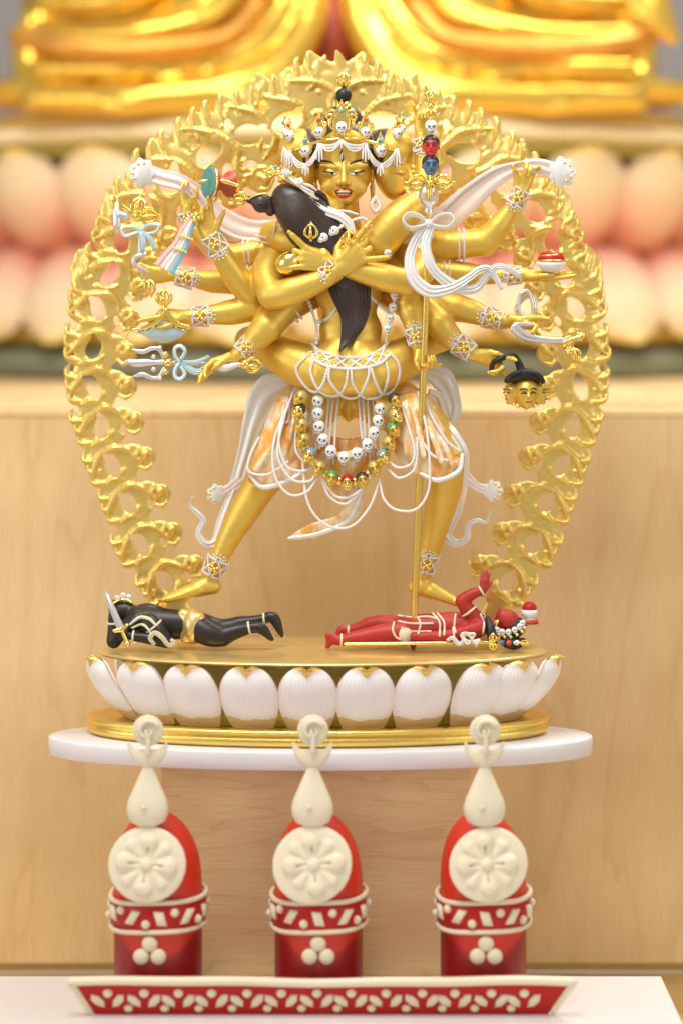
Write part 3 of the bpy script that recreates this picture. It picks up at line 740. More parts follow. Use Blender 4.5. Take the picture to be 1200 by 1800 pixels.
# ------------------------------------------------------------------ flame halo
HD = 196.
def build_halo():
    holes = []
    V = Vol(1.8); Yx = A([0., 1, 0]); HX = 592.
    right = [(292, 1022), (248, 957), (225, 884), (198, 818), (178, 750), (164, 680), (164, 612), (172, 543), (193, 484), (214, 425), (246, 372), (300, 318), (367, 268), (436, 236), (505, 214), (553, 180)]
    def unit(c, t, o, sc_, up, seed, inner=True, hole=True, mir=1):
        r = np.random.RandomState(seed); cc = P(c[0], c[1], HD)
        T_ = V3(t[0], t[1]); O_ = V3(o[0], o[1]); U_ = A([up[0], 0, -up[1]]); L = lambda a, b, dd=0: cc + (T_ * a + O_ * b * 1.14) * sc_ + A([0, dd, 0])
        fl = (Yx, .20); tw = r.uniform(-.45, .45); T2 = rot(T_, Yx, tw); O2 = rot(O_, Yx, tw); js_ = r.uniform(.82, 1.15)
        jt = lambda: r.uniform(-3, 3)
        V.rc(L(-30, 2), L(30, 2), 28 * sc_, 28 * sc_, 6, fl); V.rc(L(-12, -22), L(8, -34), 20 * sc_, 20 * sc_, 6, fl)
        V.rc(L(0, 16), L(16, 30), 18 * sc_, 14 * sc_, 6, fl)
        # wave ridge over the opening, from the outer edge to the inner side
        w = [L(-14 + jt(), 40, -5), L(-2 + jt(), 33, -7), L(17 + jt(), 20, -8), L(27, 3 + jt(), -8), L(31 + jt(), -15, -8), L(19, -29 + jt(), -7), L(4, -36, -4)]
        V.ch(w, [2, 5, 6, 5.2, 6, 4.5, 2], 1.5, 18)
        a = np.linspace(2.5, 4.2, 9); V.ch([L(math.cos(x) * 23, math.sin(x) * 19 - 1, -5) for x in a], [2, 3.5, 4.6, 3.5, 2], 1.5)
        V.ch([L(-30, 22, -5), L(-24, 6, -7), L(-30, -10, -6)], [2, 4.5, 2], 1.5, 8)
        if inner:
            q = L(0, -52); V.rc(L(0, -44), L(-6, -58), 19 * sc_, 16 * sc_, 5, fl)
            a = np.linspace(-2.6, 2.2, 10); V.ch([L(-3 + math.cos(x) * 14, -54 - math.sin(x) * 13, -5) for x in a], [2, 3.6, 4.6, 3.6, 2.4], 1.2)
            V.ch([L(-6, -50, -6), L(1, -56, -8), L(-3, -60, -6)], [5.5, 6.5, 4.5], 3)
            V.ch([L(-20, -42, -3), L(-26, -50, -4), L(-22, -60, -3)], [3.5, 4.5, 3], 3)
        for k in range(3):
            b = L(-24 + k * 22, 23 + r.uniform(-2, 2)); s1 = ((17 if sc_ < 1.1 else 8) + r.uniform(-2, 3)); fat = 1. if sc_ < 1.1 else 1.25; g_ = (.95, 1.05, .85)[k]
            p1 = b + (O_ * s1 + U_ * 4) * sc_; p2 = b + (O_ * (s1 + 6) + U_ * 18 * g_) * sc_; p3 = b + (O_ * (s1 + 1) + U_ * 29 * g_) * sc_
            V.ch([b, p1, p2, p3], [8.5 * sc_ * fat, 6.5 * sc_ * fat, 4.6 * sc_ * fat, 2.8 * fat], 2, 10, sq=(Yx, .5))
            V.ch([b + A([0, -6, 0]), p1 + O_ * 2 + A([0, -7, 0]), p2 + O_ * 2 + A([0, -5, 0])], [2, 3.6, 2], 1.5, 8)
        if hole:
            holes.append((cc, (21 * sc_ * js_, 13.5 * sc_ / js_ ** .5, 60), 2.5, (T2, O2, Yx))); holes.append((cc + T2 * 13 * sc_ + O2 * 4, (15 * sc_, 6.5 * sc_, 60), 2.5, (rot(T2, Yx, -.5), rot(O2, Yx, -.5), Yx)))
            if inner and r.rand() < .6: holes.append((L(-13, -33), (9 * sc_, 5.5 * sc_, 60), 2., (T2, O2, Yx)))
    for sg in (-1, 1):
        pts = A([(HX + sg * (HX - x) * 1.0 if sg > 0 else x, y) for x, y in right], float)
        n = len(pts)
        for i in range(n):
            t = pts[min(i + 1, n - 1)] - pts[max(i - 1, 0)]; t = t / np.linalg.norm(t)
            o = A([t[1], -t[0]]); cen = A([HX, 620.]); 
            if np.dot(o, pts[i] - cen) < 0: o = -o
            up = A([0, -1.]) if i < 10 else nz(A([-(HX - pts[i][0]) / 900. * -sg if 0 else 0, -1.]))
            scl = 1.0 if i < 10 else (1.2 if i < 11 else 1.38)
            unit(pts[i], t, o, scl, up, i + (50 if sg > 0 else 0), inner=(i < 14), hole=(i < 15))
        # extra outer flame crowns on the arch
        for (x, y, hgt, ln) in ((345, 258, 56, -2), (401, 225, 54, 3), (458, 190, 58, 5), (508, 178, 55, 2), (553, 160, 64, 5), (290, 290, 46, -3), (207, 380, 56, -4), (152, 486, 50, -3)):
            X_ = HX + sg * (HX - x) if sg > 0 else x; l = -sg * ln
            b = P(X_, y, HD); V.ch([b, P(X_ - l * 2, y - hgt * .35, HD), P(X_ + l, y - hgt * .65, HD), P(X_ - l, y - hgt, HD)], [28, 22, 14, 6], 6, 12, sq=(Yx, .24))
            for j, s2 in ((.25, -1), (.40, 1), (.62, -1)):
                wd = 20 * (1 - j); V.ch([P(X_ + s2 * wd * .6, y - hgt * j + 6, HD), P(X_ + s2 * (wd + 5), y - hgt * j, HD), P(X_ + s2 * (wd + 5), y - hgt * j - 12, HD)], [10, 8.5, 5], 4, 8, sq=(Yx, .35))
            V.ch([P(X_ - 10, y - 4, HD - 6), P(X_, y - hgt * .2, HD - 7), P(X_ - l, y - hgt * .45, HD - 6), P(X_ + l, y - hgt * .8, HD - 3)], [4, 5, 4, 2], 3, 10)
            V.el(P(X_ + 7, y + 2, HD - 5), (7, 5, 6), 3)
        for (x, y, rx, ry) in ((340, 250, 7, 11), (400, 218, 7, 11), (462, 186, 8, 12), (470, 240, 9, 15), (400, 300, 10, 14), (330, 350, 9, 14), (545, 262, 12, 10), (262, 330, 8, 12), (205, 395, 7, 10)):
            X_ = HX + sg * (HX - x) if sg > 0 else x; holes.append((P(X_, y, HD), (rx, 60, ry), 2.5, None))
        # inner fill round the head
        for (x, y, r0) in ((470, 262, 34), (515, 245, 38), (560, 215, 40), (430, 300, 26)):
            X_ = HX + sg * (HX - x) if sg > 0 else x; V.rc(P(X_, y, HD), P(X_, y - 20, HD), r0, r0 * .8, 8, (Yx, .15))
            a = np.linspace(0, 4.4, 9); V.ch([P(X_ + math.cos(x_ + r0) * 14, y - 4 + math.sin(x_ + r0) * 14, HD - 6) for x_ in a], [2, 4, 5.5, 5, 3], 3); V.el(P(X_, y - 3, HD - 6), (7, 5, 6), 3)
    b = 150
    V.ch([P(HX, 175, HD), P(588, 140, HD), P(598, 115, HD), P(592, 90, HD)], [34, 22, 12, 4], 6, 14, sq=(Yx, .28))
    for s2, yy in ((-1, 132), (1, 126), (-1, 112), (1, 150), (-1, 156)): V.ch([P(592 + s2 * 10, yy + 4, HD), P(592 + s2 * 23, yy - 2, HD), P(592 + s2 * 21, yy - 15, HD)], [7, 5.5, 2.6], 4, 8, sq=(Yx, .5))
    V.rc(P(592, 190, HD), P(592, 240, HD), 60, 60, 8, (Yx, .12))
    # feet of the arch reach the seat
    for X_ in (318, 866): V.ch([P(X_ - (25 if X_ < 592 else -25), 1040, HD), P(X_, 1085, HD), P(X_ + (8 if X_ < 592 else -8), 1122, HD)], [20, 22, 22], 8, 8, sq=(Yx, .25))
    for q_ in holes: V.el(*q_, sub=True)
    m_ = MB(); addvol(m_, V, 'gold_halo')
    return m_
h_ = build_halo()
tag(h_.build('flame_halo'), 'openwork gilded arch of curling flames standing behind the many armed figure', 'halo')
# ================================================================== many armed figure
FIG = thing('deity_figure', (0, 90, ZB + 40), 'gold many armed multi faced standing figure with skull crown and pearl apron', 'statue figure')
body = MB()
def limb(V, pts, rads, k=6, n=None, sq=None):
    q = PL(pts); V.ch(q, rads, k, n or 4 * len(pts), sq)
V = Vol(2.0)
# torso, behind the embraced figure
V.el(P(604, 448, 132), (80, 50, 56), 10); V.el(P(604, 530, 135), (50, 42, 80), 14); V.el(P(606, 640, 130), (68, 50, 54), 16)
V.el(P(545, 420, 120), (42, 38, 34), 12); V.el(P(668, 425, 120), (46, 38, 36), 12)
V.rc(P(608, 410, 110), P(606, 345, 92), 27, 24, 8)
V.el(P(612, 716, 100), (13, 18, 26), 6)
# legs
limb(V, [(560, 690, 120), (500, 770, 100), (468, 838, 78)], [56, 44, 31], 12)
limb(V, [(468, 838, 78), (440, 880, 72), (405, 940, 70), (374, 1006, 72)], [31, 28, 20, 13.5], 6)
limb(V, [(655, 690, 120), (735, 740, 70), (785, 795, 52)], [54, 46, 34], 12)
limb(V, [(785, 800, 52), (782, 850, 66), (764, 930, 84), (744, 1010, 92)], [34, 30, 22, 14], 6)
# feet
def foot(V, a, t, w=1.):
    a = P(*a); t = P(*t); f = nz(t - a); V.rc(a - f * 8 + A([0, 0, -10]), a + f * 20 + A([0, 0, -6]), 14, 13, 8); V.rc(a + f * 10, t, 13, 6.5, 8)
    V.rc(a + f * 22 + A([0, 8, -4]), t + A([0, 10, -2]), 9, 5.5, 7); V.rc(a + f * 22 + A([0, -8, -6]), t + A([0, -8, -3]) - f * 6, 9, 5., 7)
    for k in range(5): q = t + A([0, -9 + k * 5., 0]) - f * (8 - k * 1.5); V.rc(q, q + f * (11 + (k == 4) * 3), 4., 3.2, 1.5)
foot(V, (368, 1024, 72), (290, 1053, 62)); foot(V, (737, 1026, 92), (806, 1060, 86))
# the two arms that embrace
limb(V, [(505, 430, 110), (470, 480, 50), (478, 517, 5)], [34, 30, 25], 8)
limb(V, [(478, 519, 5), (500, 516, -4), (545, 500, -12), (592, 480, -20)], [24, 25, 20, 13.5], 6)
limb(V, [(705, 430, 110), (738, 470, 50), (716, 496, 5)], [34, 30, 24], 8)
limb(V, [(716, 496, 5), (690, 491, -2), (640, 478, -8), (584, 463, -12)], [23, 24, 19, 13], 6)
# raised arm with the drum
limb(V, [(525, 425, 125), (480, 470, 90), (437, 512, 50)], [30, 27, 23], 8)
limb(V, [(437, 512, 50), (422, 495, 40), (395, 455, 20), (372, 418, 8)], [23, 23, 19, 13], 6)
# arms to the left
limb(V, [(530, 430, 140), (470, 440, 135), (405, 452, 125)], [30, 25, 22], 8); limb(V, [(405, 452, 125), (370, 430, 122), (335, 390, 118), (328, 365, 116)], [21, 20, 14, 11], 6)
limb(V, [(540, 470, 130), (470, 488, 110), (410, 494, 95)], [30, 26, 23], 8); limb(V, [(410, 494, 95), (370, 494, 90), (318, 484, 84), (300, 482, 82)], [22, 20, 14, 12], 6)
limb(V, [(540, 500, 120), (490, 522, 90), (440, 540, 60)], [32, 30, 24], 8); limb(V, [(440, 540, 60), (410, 548, 52), (350, 555, 42), (325, 556, 40)], [24, 22, 15, 12], 6)
limb(V, [(545, 510, 110), (500, 540, 60), (468, 575, 30)], [34, 31, 27], 8); limb(V, [(468, 575, 30), (455, 590, 26), (432, 612, 20), (412, 628, 16)], [26, 23, 15, 12], 6)
# arms to the right
limb(V, [(675, 430, 140), (760, 432, 125), (850, 425, 105)], [32, 29, 25], 8); limb(V, [(850, 425, 105), (872, 402, 100), (902, 360, 95), (915, 338, 92)], [24, 21, 14, 12], 6)
limb(V, [(680, 470, 130), (760, 478, 120), (820, 482, 110)], [30, 26, 21], 8); limb(V, [(820, 482, 110), (870, 484, 100), (905, 482, 95), (925, 484, 92)], [20, 16, 13, 12], 6)
limb(V, [(680, 500, 120), (745, 528, 90), (800, 540, 70)], [32, 29, 25], 8); limb(V, [(800, 540, 70), (830, 548, 64), (868, 563, 58), (890, 565, 55)], [24, 21, 15, 12.5], 6)
limb(V, [(690, 510, 110), (745, 545, 70), (772, 570, 45)], [34, 32, 26], 8); limb(V, [(772, 570, 45), (788, 590, 40), (818, 614, 32), (836, 624, 30)], [25, 21, 14, 12.5], 6)
limb(V, [(685, 470, 90), (708, 510, 45), (722, 550, 22)], [28, 25, 21], 8); limb(V, [(722, 550, 22), (728, 575, 16), (732, 600, 10), (736, 612, 8)], [20, 17, 12.5, 11], 6)
addvol(body, V, 'gold_paint')
# hands
TC = A([0, -1., 0])
H = Vol(1.2)
hand(H, P(580, 461, -16), V3(-.97, -.20, -.10), V3(-.25, -.97, 0), TC, 48, ((-.10, .05, .05), (.45, 1.7, .9), (.45, 1.7, .9), (.05, .05, .05)), spread=(.45, .16, -.04, -.22), fl=(.88, .84, .80, .82), r=.125, W=.90, k=2, thumb_dir=V3(-.3, -.85, .3))
addvol(body, H, 'gold_paint'); H = Vol(1.2)
hand(H, P(594, 474, -24), V3(.74, -.66, -.05), V3(-.64, -.76, 0), TC, 52, ((-.05, .05, .05), (.45, 1.7, .9), (.45, 1.7, .9), (.05, .05, .05)), spread=(.14, .02, -.14, -.52), fl=(.90, .80, .76, .82), r=.12, W=.88, k=2, thumb_dir=V3(.0, -.9, .3))
addvol(body, H, 'gold_paint'); H = Vol(1.2)
# drum hand: fingers up, index and thumb pinch
hand(H, P(370, 418, 8), V3(-.28, -.96, 0), V3(.80, -.55, -.2), A([0, 1., 0]), 42, ((.25, .5, .4), (.9, 1.3, .8), (.2, .3, .2), (1.0, 1.3, .9)), spread=(.25, .05, -.05, -.15), thumb_dir=V3(.42, -.90, -.1), th=(.2, -.2), W=.84)
hand(H, P(328, 365, 116), V3(.0, -1., 0), V3(.9, -.3, -.1), A([0, 1., 0]), 34, ((.1, .2, .1), (.8, .9, .6), (.8, .9, .6), (.1, .1, .1)), thumb_dir=V3(.6, -.8, -.2), r=.10)
hand(H, P(300, 482, 82), V3(-.93, .02, -.1), V3(-.3, -.95, -.2), TC, 40, ((.15, .3, .3), (.7, 1.2, .6), (.7, 1.2, .6), (-.1, .0, .1)), spread=(.35, .0, -.1, -.3), thumb_dir=V3(-.5, -.85, -.2))
hand(H, P(325, 556, 40), V3(-.97, -.10, -.15), V3(-.5, .30, -.9), A([0, .3, 1.]), 44, ((.15, .1, .1), (.7, 1.1, .8), (.8, 1.1, .8), (.9, 1.1, .6)), thumb_dir=V3(-.75, .6, -.4))
hand(H, P(412, 628, 16), V3(-.86, .30, -.2), V3(-.6, -.3, -.8), A([0, .2, 1.]), 42, ((.5, .5, .4), (.35, .4, .3), (.2, .2, .2), (.05, .1, .1)), spread=(.1, -.1, -.25, -.45), thumb_dir=V3(-.7, .55, -.55), W=.70)
hand(H, P(915, 338, 92), V3(.25, -.97, 0), V3(-.9, -.3, 0), A([0, 1., 0]), 40, ((.2, .2, .1), (1.0, 1.2, .8), (1.0, 1.2, .8), (.5, .5, .3)), spread=(.05, 0, -.1, -.35), thumb_dir=V3(-.05, -1., -.2), th=(.4, -.5))
hand(H, P(925, 484, 92), V3(.97, .05, -.1), V3(.5, .2, -.9), A([0, .2, -1.]), 42, ((.1, .1, .1), (.05, .1, .1), (.1, .1, .1), (.1, .15, .15)), thumb_dir=V3(.9, -.1, -.6))
hand(H, P(890, 565, 55), V3(.97, .02, -.2), V3(.5, -.5, -.7), A([0, .2, 1.]), 42, ((.15, .15, .1), (.8, 1.2, .7), (.9, 1.2, .7), (.2, .3, .2)), spread=(.2, .1, -.1, -.45), thumb_dir=V3(.85, .25, -.5))
hand(H, P(836, 624, 30), V3(.93, .28, -.2), V3(.6, -.4, -.7), A([0, .3, 1.]), 42, ((.1, .2, .2), (.9, 1.2, .7), (1.0, 1.2, .7), (.1, .1, .1)), spread=(.35, .1, -.1, -.25), thumb_dir=V3(.85, -.1, -.6))
hand(H, P(736, 612, 8), V3(.40, .88, -.2), V3(-.6, .5, -.7), A([.3, 1., 0]), 34, ((1.1, 1.2, .6), (1.1, 1.2, .6), (1.0, 1.2, .6), (.6, .5, .3)), thumb_dir=V3(-.2, .9, -.6), k=2.5)
addvol(body, H, 'gold_paint')
# raised palm of the hand holding the far staff tip
# heads
HV = Vol(1.1); hd = 78.
HV.el(P(605, 262, hd + 6), (52, 52, 50), 4); HV.el(P(605, 306, hd - 3), (48, 44, 44), 14); HV.el(P(605, 334, hd - 14), (31, 31, 28), 16)
HV.rc(P(604, 290, hd - 44), P(604, 319, hd - 56), 4.5, 6.5, 5); HV.el(P(596.5, 322, hd - 49), (5, 5.5, 4.2), 3); HV.el(P(611.5, 322, hd - 49), (5, 5.5, 4.2), 3)
HV.el(P(604, 350, hd - 40), (13, 9, 9), 7)
for sx in (-1, 1):
    ex = 604 + sx * 24
    HV.el(P(ex, 303, hd - 51), (15, 8, 7.5), 6, sub=True); HV.el(P(ex, 304, hd - 36.5), (13.5, 9.5, 7.), 2.5)
    HV.rc(P(ex - sx * 13, 293, hd - 44), P(ex + sx * 16, 290, hd - 36), 3.6, 3, 7)
    HV.el(P(604 + sx * 28, 330, hd - 30), (13, 10, 13), 8)
    HV.rc(P(604 + sx * 50, 300, hd + 4), P(604 + sx * 50, 328, hd + 4), 8, 5.5, 3, (A([1., 0, 0]), .5)); HV.rc(P(604 + sx * 50, 328, hd + 2), P(604 + sx * 51, 352, hd + 2), 5, 3.5, 2)
HV.el(P(604, 334, hd - 47.5), (15, 4.6, 3.4), 3); HV.el(P(604, 342, hd - 46), (11.5, 4.6, 3.6), 3)
addvol(body, HV, 'gold_paint')
headb = body  # for projections
SV = Vol(1.3)
for sx, cx, dd in ((-1, 527, 92), (1, 690, 92)):
    f = nz(A([sx * .80, -.60, 0])); r_ = np.cross(f, A([0, 0, 1.])); U_ = A([0, 0, 1.]); c = P(cx, 292, dd)
    SV.el(c + U_ * 30, (38, 40, 38), 4); SV.el(c - U_ * 12, (34, 36, 40), 12); SV.el(c - U_ * 38 + f * 8, (24, 24, 24), 12)
    SV.rc(c + f * 34 - U_ * 2, c + f * 42 - U_ * 26, 4, 6, 5)
    for s2 in (-1, 1): SV.el(c + f * 35 - U_ * 12 + r_ * s2 * 17, (10, 10, 6), 6, sub=True); SV.el(c + f * 29 - U_ * 12 + r_ * s2 * 16, (9, 9, 5.5), 2)
    SV.el(c + f * 33 - U_ * 42, (10, 10, 6), 4)
addvol(body, SV, 'gold_paint')
bodyo = body.build('body', FIG)
BB = body.bvh()
def paint(mb, pts, r, m, n=None, lift=.0, flat=.5): q = drape(BB, pts, n or 14, lift, 30.); tube(mb, q, r, m, n=len(q), sides=7, flat=flat)
# painted features
m = MB()
paint(m, [(564, 282), (571, 282.5), (580, 284), (587, 288), (592, 292.5)], [1.0, 2.0, 1.9, 1.5, .6], 'ink')
paint(m, [(641, 278), (632, 281), (624, 283), (616, 287), (611, 292.5)], [1.0, 2.0, 1.9, 1.5, .6], 'ink'); m.build('eyebrows', bodyo)
for sx, pts, lo, ir in ((-1, [(567, 301), (573, 301.5), (581, 302), (588, 303), (594, 305)], [(572, 303), (579, 306.5), (587, 307), (593, 305.5)], (584, 304.2)), (1, [(641, 299.5), (634, 301), (626, 302), (619, 303), (612, 305)], [(636, 302), (629, 306), (620, 307), (613, 305.5)], (625, 304))):
    m = MB(); q = [hit(BB, x, y, .25, 35) for x, y in [pts[0], pts[1], pts[2], pts[3], pts[4]] + [lo[3], lo[2], lo[1], lo[0]]]
    q = [hit(BB, a, b, .5, 35) for a, b in [pts[1], pts[2], pts[3], pts[4], lo[2], lo[1]]]
    m.add([A(x) for x in q], [(0, 5, 4, 3, 2, 1)] if sx < 0 else [(0, 1, 2, 3, 4, 5)], 'teeth')
    paint(m, pts, [.5, 1.3, 1.4, 1.2, .5], 'ink', lift=.5); paint(m, lo, [.4, .7, .7, .4], 'lip', lift=.4)
    paint(m, [(ir[0] - 1.5, ir[1]), (ir[0] + 1.5, ir[1])], [2.1, 2.1], 'ink', n=4, lift=.5, flat=.4); m.build('eye', bodyo)
m = MB(); paint(m, [(601, 262), (599.5, 270), (602, 278), (600.5, 286)], [.7, 2.8, 2.6, .6], 'ink'); paint(m, [(601, 268), (600.2, 273), (601, 279)], [.8, 1.8, .8], 'teeth', lift=1.4); m.build('forehead_eye', bodyo)
m = MB()
paint(m, [(589, 336), (594, 332.6), (601, 331), (604, 332), (608, 331), (614, 332.6), (619, 335.5)], [1.2, 2.0, 2.2, 1.9, 2.2, 2.0, 1.2], 'lip', n=22, flat=.8)
paint(m, [(591, 340), (597, 344.5), (604, 345.8), (611, 344.5), (617, 340)], [1.5, 2.4, 2.7, 2.4, 1.5], 'lip', n=20, flat=.8)
paint(m, [(591, 338), (604, 337), (617, 337.5)], [1.8, 2.8, 1.8], 'ink', n=14, flat=.6, lift=.0)
paint(m, [(592, 336.8), (604, 336.4), (615, 336.6)], [1.4, 1.7, 1.4], 'teeth', n=14, flat=.7, lift=1.0); paint(m, [(596, 340.8), (604, 341.6), (612, 340.8)], [1.0, 1.6, 1.0], 'lip_pink', n=12, lift=1.6)
m.build('mouth', bodyo)
m = MB()
paint(m, [(503, 292), (510, 289), (516, 287)], [.5, 1.6, 1.6], 'ink'); paint(m, [(693, 283), (700, 287), (708, 290)], [1.6, 1.6, .5], 'ink')
paint(m, [(694, 305), (701, 307), (706, 310)], [.8, 2.2, .6], 'teeth'); paint(m, [(692, 304), (700, 305), (707, 308)], [.6, 1.2, .6], 'lip', lift=1)
paint(m, [(700, 341), (707, 339), (712, 340)], [1.5, 2.4, 1.0], 'lip'); m.build('side_face_paint', bodyo)
# hair
HR = Vol(1.3)
HR.el(P(605, 252, hd + 12), (54, 52, 44), 4); HR.el(P(604, 216, hd + 14), (36, 34, 35), 8)
for cx in (540, 676): HR.el(P(cx, 262, 98), (42, 42, 38), 4)
for x0, x1, y0 in ((557, 557, 288), (651, 651, 288)): HR.rc(P(x0, 262, hd - 22), P(x1, 292, hd - 18), 5, 2, 3)
for x0, y0 in ((533, 292), (668, 292)): HR.rc(P(x0, 272, 60), P(x0 + (3 if x0 < 600 else -3), 300, 62), 5.5, 2, 3)
HR.el(P(604, 300, hd - 62), (62, 40, 46), 4, sub=True)
m = MB(); addvol(m, HR, 'hair'); hair = m.build('hair', FIG)
m = MB(); ball(m, P(604, 167, hd + 12), 14.5, 'black', SPHB); m.build('topknot_ball', hair)
m = MB(); ball(m, P(604, 190, hd + 2), (10, 9, 7), 'gold_bright'); vajra_end(m, P(604, 154, hd + 12), (0, 0, 1), 30, 10); 
for k in range(6): a = k * math.pi / 3; ball(m, P(604 + 9 * math.cos(a), 186 + 5 * math.sin(a), hd - 6), 4.5, 'gold_bright', SPH)
m.build('hair_finial', hair)
# crown
CR = MB()
def crown_leaf(mb, c, face, h, w, gem):
    f = nz(face); u = A([0, 0, 1.]); r_ = np.cross(f, u)
    for s2 in (-1, 1):
        tube(mb, [c + r_ * s2 * w * .35 - u * 2, c + r_ * s2 * w + u * h * .25, c + r_ * s2 * w * .75 + u * h * .55, c + r_ * s2 * w * .28 + u * h * .78, c + u * h * 1.05], [2.2, 2.8, 2.4, 2.2, 1.4], 'gold_bright', n=16)
        tube(mb, [c + r_ * s2 * w * .9 + u * h * .3 - f * 1, c + r_ * s2 * w * 1.25 + u * h * .52, c + r_ * s2 * w * .85 + u * h * .62], [1.8, 2., 1.2], 'gold_bright', n=8)
    ball(mb, c + u * h * .35 - f * 2, (w * .8, 2.5, h * .42), 'gold_bright', SPH)
    ball(mb, c + u * h * .72 + f * 3.2, 3.7, gem, SPH)
spots = [(600, 238, 22, (0, -1, 0), 12.3, 54, 21, 'turquoise'), (561, 246, 29, (-.35, -1, 0), 10.8, 43, 11, 'coral'), (642, 246, 29, (.35, -1, 0), 10.8, 43, 11, 'coral'),
         (537, 279, 38, (-.5, -1, 0), 10.4, 38, 11, 'turquoise'), (668, 279, 38, (.5, -1, 0), 10.4, 38, 11, 'turquoise'), (509, 252, 58, (-.8, -.7, 0), 10.5, 38, 8, 'coral'), (697, 248, 58, (.8, -.7, 0), 10.5, 38, 8, 'coral'), (501, 246, 74, (-1, -.3, 0), 8.0, 36, 8, 'turquoise'), (706, 240, 74, (1, -.3, 0), 8.0, 36, 8, 'turquoise')]
for x, y, d, f, r, h, w, g in spots: crown_leaf(CR, P(x, y - 6, d + 7), f, h, w, g)
tube(CR, PL([(503, 262, 80), (520, 262, 50), (548, 252, 40), (575, 246, 32), (604, 244, 28), (633, 246, 32), (660, 252, 40), (688, 262, 50), (704, 262, 80)]), [3.6, 3.6], 'gold_bright', n=50)
for s2 in (-1, 1):   # crossed prongs beside the central leaf
    for a in (-.25, .35): tube(CR, [P(600 + s2 * 6, 203, 32), P(600 + s2 * 16, 198 - a * 14, 30), P(600 + s2 * 27, 202 - a * 6, 32)], [2, 3, 1], 'gold_bright', n=8)
crown = CR.build('crown', FIG)
for x, y, d, f, r, h, w, g in spots:
    m = MB(); skull(m, P(x, y - 14, d - 3), r, f); m.build('skull', crown)
m = MB()
def swag(mb, a, b, sag, r=2.3, mt='pearl', n=14):
    a = A(a, float); b = A(b, float); md = (a + b) / 2 + A([0, sag, -3]); tube(mb, PL([a, (a * .75 + b * .25) + A([0, sag * .75, -2]), md, (a * .25 + b * .75) + A([0, sag * .75, -2]), b]), [r, r], mt, n=n, sides=7)
order = [(501, 258, 66), (509, 266, 52), (537, 288, 36), (561, 252, 27), (600, 246, 16), (642, 252, 27), (668, 288, 36), (697, 262, 52), (706, 254, 66)]
for i in range(8):
    for j in range(3): swag(m, order[i], order[i + 1], 6 + j * 5, 1.9 - j * .1)
for (x, y, d) in order:
    tl = {600: 13, 561: 31, 642: 31, 537: 20, 668: 20}.get(x, 30)
    for k in (-1, 0, 1): tube(m, PL([(x + k * 2, y, d), (x + k * 4.5, y + tl * .45, d - 2), (x + k * 5.0, y + tl - abs(k) * 4, d - 2)]), [1.9, 2.0, 1.5], 'pearl', n=10, sides=7)
m.build('crown_pearls', crown)
# earrings
for sx, d in ((-1, 70), (1, 66)):
    m = MB(); x = 604 + sx * 52; lathe(m, P(x, 352, d - 4), [(3, -6), (6, -2), (6, 2), (3, 6)], 'gold_bright', n=12); tube(m, PL([(x, 322, d), (x + sx, 340, d - 4), (x + sx * 4, 352, d - 8)]), [2, 1.5], 'gold_bright'); 
    tube(m, PL([(x + sx * 4, 346, d - 10), (x - sx * 3, 358, d - 12), (x + sx * 3, 372, d - 12), (x + sx * 12, 362, d - 12), (x + sx * 4, 346, d - 10)]), [4, 4], 'pearl', n=24); m.build('earring', FIG)

def bracelet(par, w, e, r, L=26, name='bracelet', star=True, gem=True):
    """lattice cuff of pearls between wrist w and a point e up the arm"""
    w = A(w, float); e = A(e, float); ax = nz(e - w); u = nz(np.cross(ax, A([0, -1., 0]))); f = np.cross(u, ax); f = f if f[1] < 0 else -f
    m = MB(); pt = lambda a, h, rr=0: w + ax * h + (u * math.sin(a) + f * math.cos(a)) * (r + 1.2 + .12 * h + rr)
    for h in (0, L):
        q = [pt(a, h) for a in np.linspace(0, 2 * math.pi, 30)]; beads(m, q, 2.1, 'pearl')
    K = 5
    for k in range(K):
        a0 = 2 * math.pi * k / K
        for s_ in (0, 1):
            A0, A1 = (a0, a0 + 2 * math.pi / K) if s_ else (a0 + 2 * math.pi / K, a0)
            beads(m, [pt(A0 + (A1 - A0) * t, L * t, .5) for t in np.linspace(0, 1, 5)], 1.8, 'pearl')
    if gem:
        for dx, dy in ((0, 0), (3.5, 3), (-3.5, 3), (3, -4), (-3, -4)): ball(m, pt(dx / r, L * .5 + dy, 1.6), 3.0, 'gold_bright', SPH)
    if star:
        for k in range(7):
            a = -1.5 + k * .5; beads(m, [pt(0, L + 1, .5), pt(math.sin(a) * 11 / r, L + 1 + math.cos(a) * 11, .3)], 1.8, 'pearl')
    return m.build(name, par)
def band(par, w, ax, r, gap=9, n=2, name='armlet', ry=None):
    m = MB(); w = A(w, float); ax = nz(ax); u = nz(np.cross(ax, A([0, -1., 0]))); f = np.cross(u, ax)
    for k in range(n): beads(m, [w + ax * (k - (n - 1) / 2) * gap + u * math.cos(a) * r + f * math.sin(a) * (ry or r) for a in np.linspace(0, 2 * math.pi, 36)], 2.2, 'pearl')
    return m.build(name, par)
for a in ((P(368, 413, 8), P(390, 448, 18), 15, 32), (P(326, 374, 117), P(332, 392, 119), 12, 20), (P(310, 484, 83), P(350, 492, 88), 14.5, 30), (P(337, 556, 41), P(380, 553, 47), 14.5, 28), (P(422, 620, 18), P(447, 598, 24), 14.5, 28), (P(918, 334, 92), P(898, 365, 96), 14, 28), (P(915, 483, 94), P(880, 484, 98), 13.5, 24), (P(880, 564, 56), P(838, 551, 62), 15, 30), (P(828, 620, 30), P(800, 600, 37), 15, 30), (P(732, 604, 9), P(726, 570, 17), 12.5, 24),
          (P(588, 466, -18), P(560, 496, -16) if 0 else P(566, 492, -17), 14.5, 24)):
    bracelet(FIG, *a)
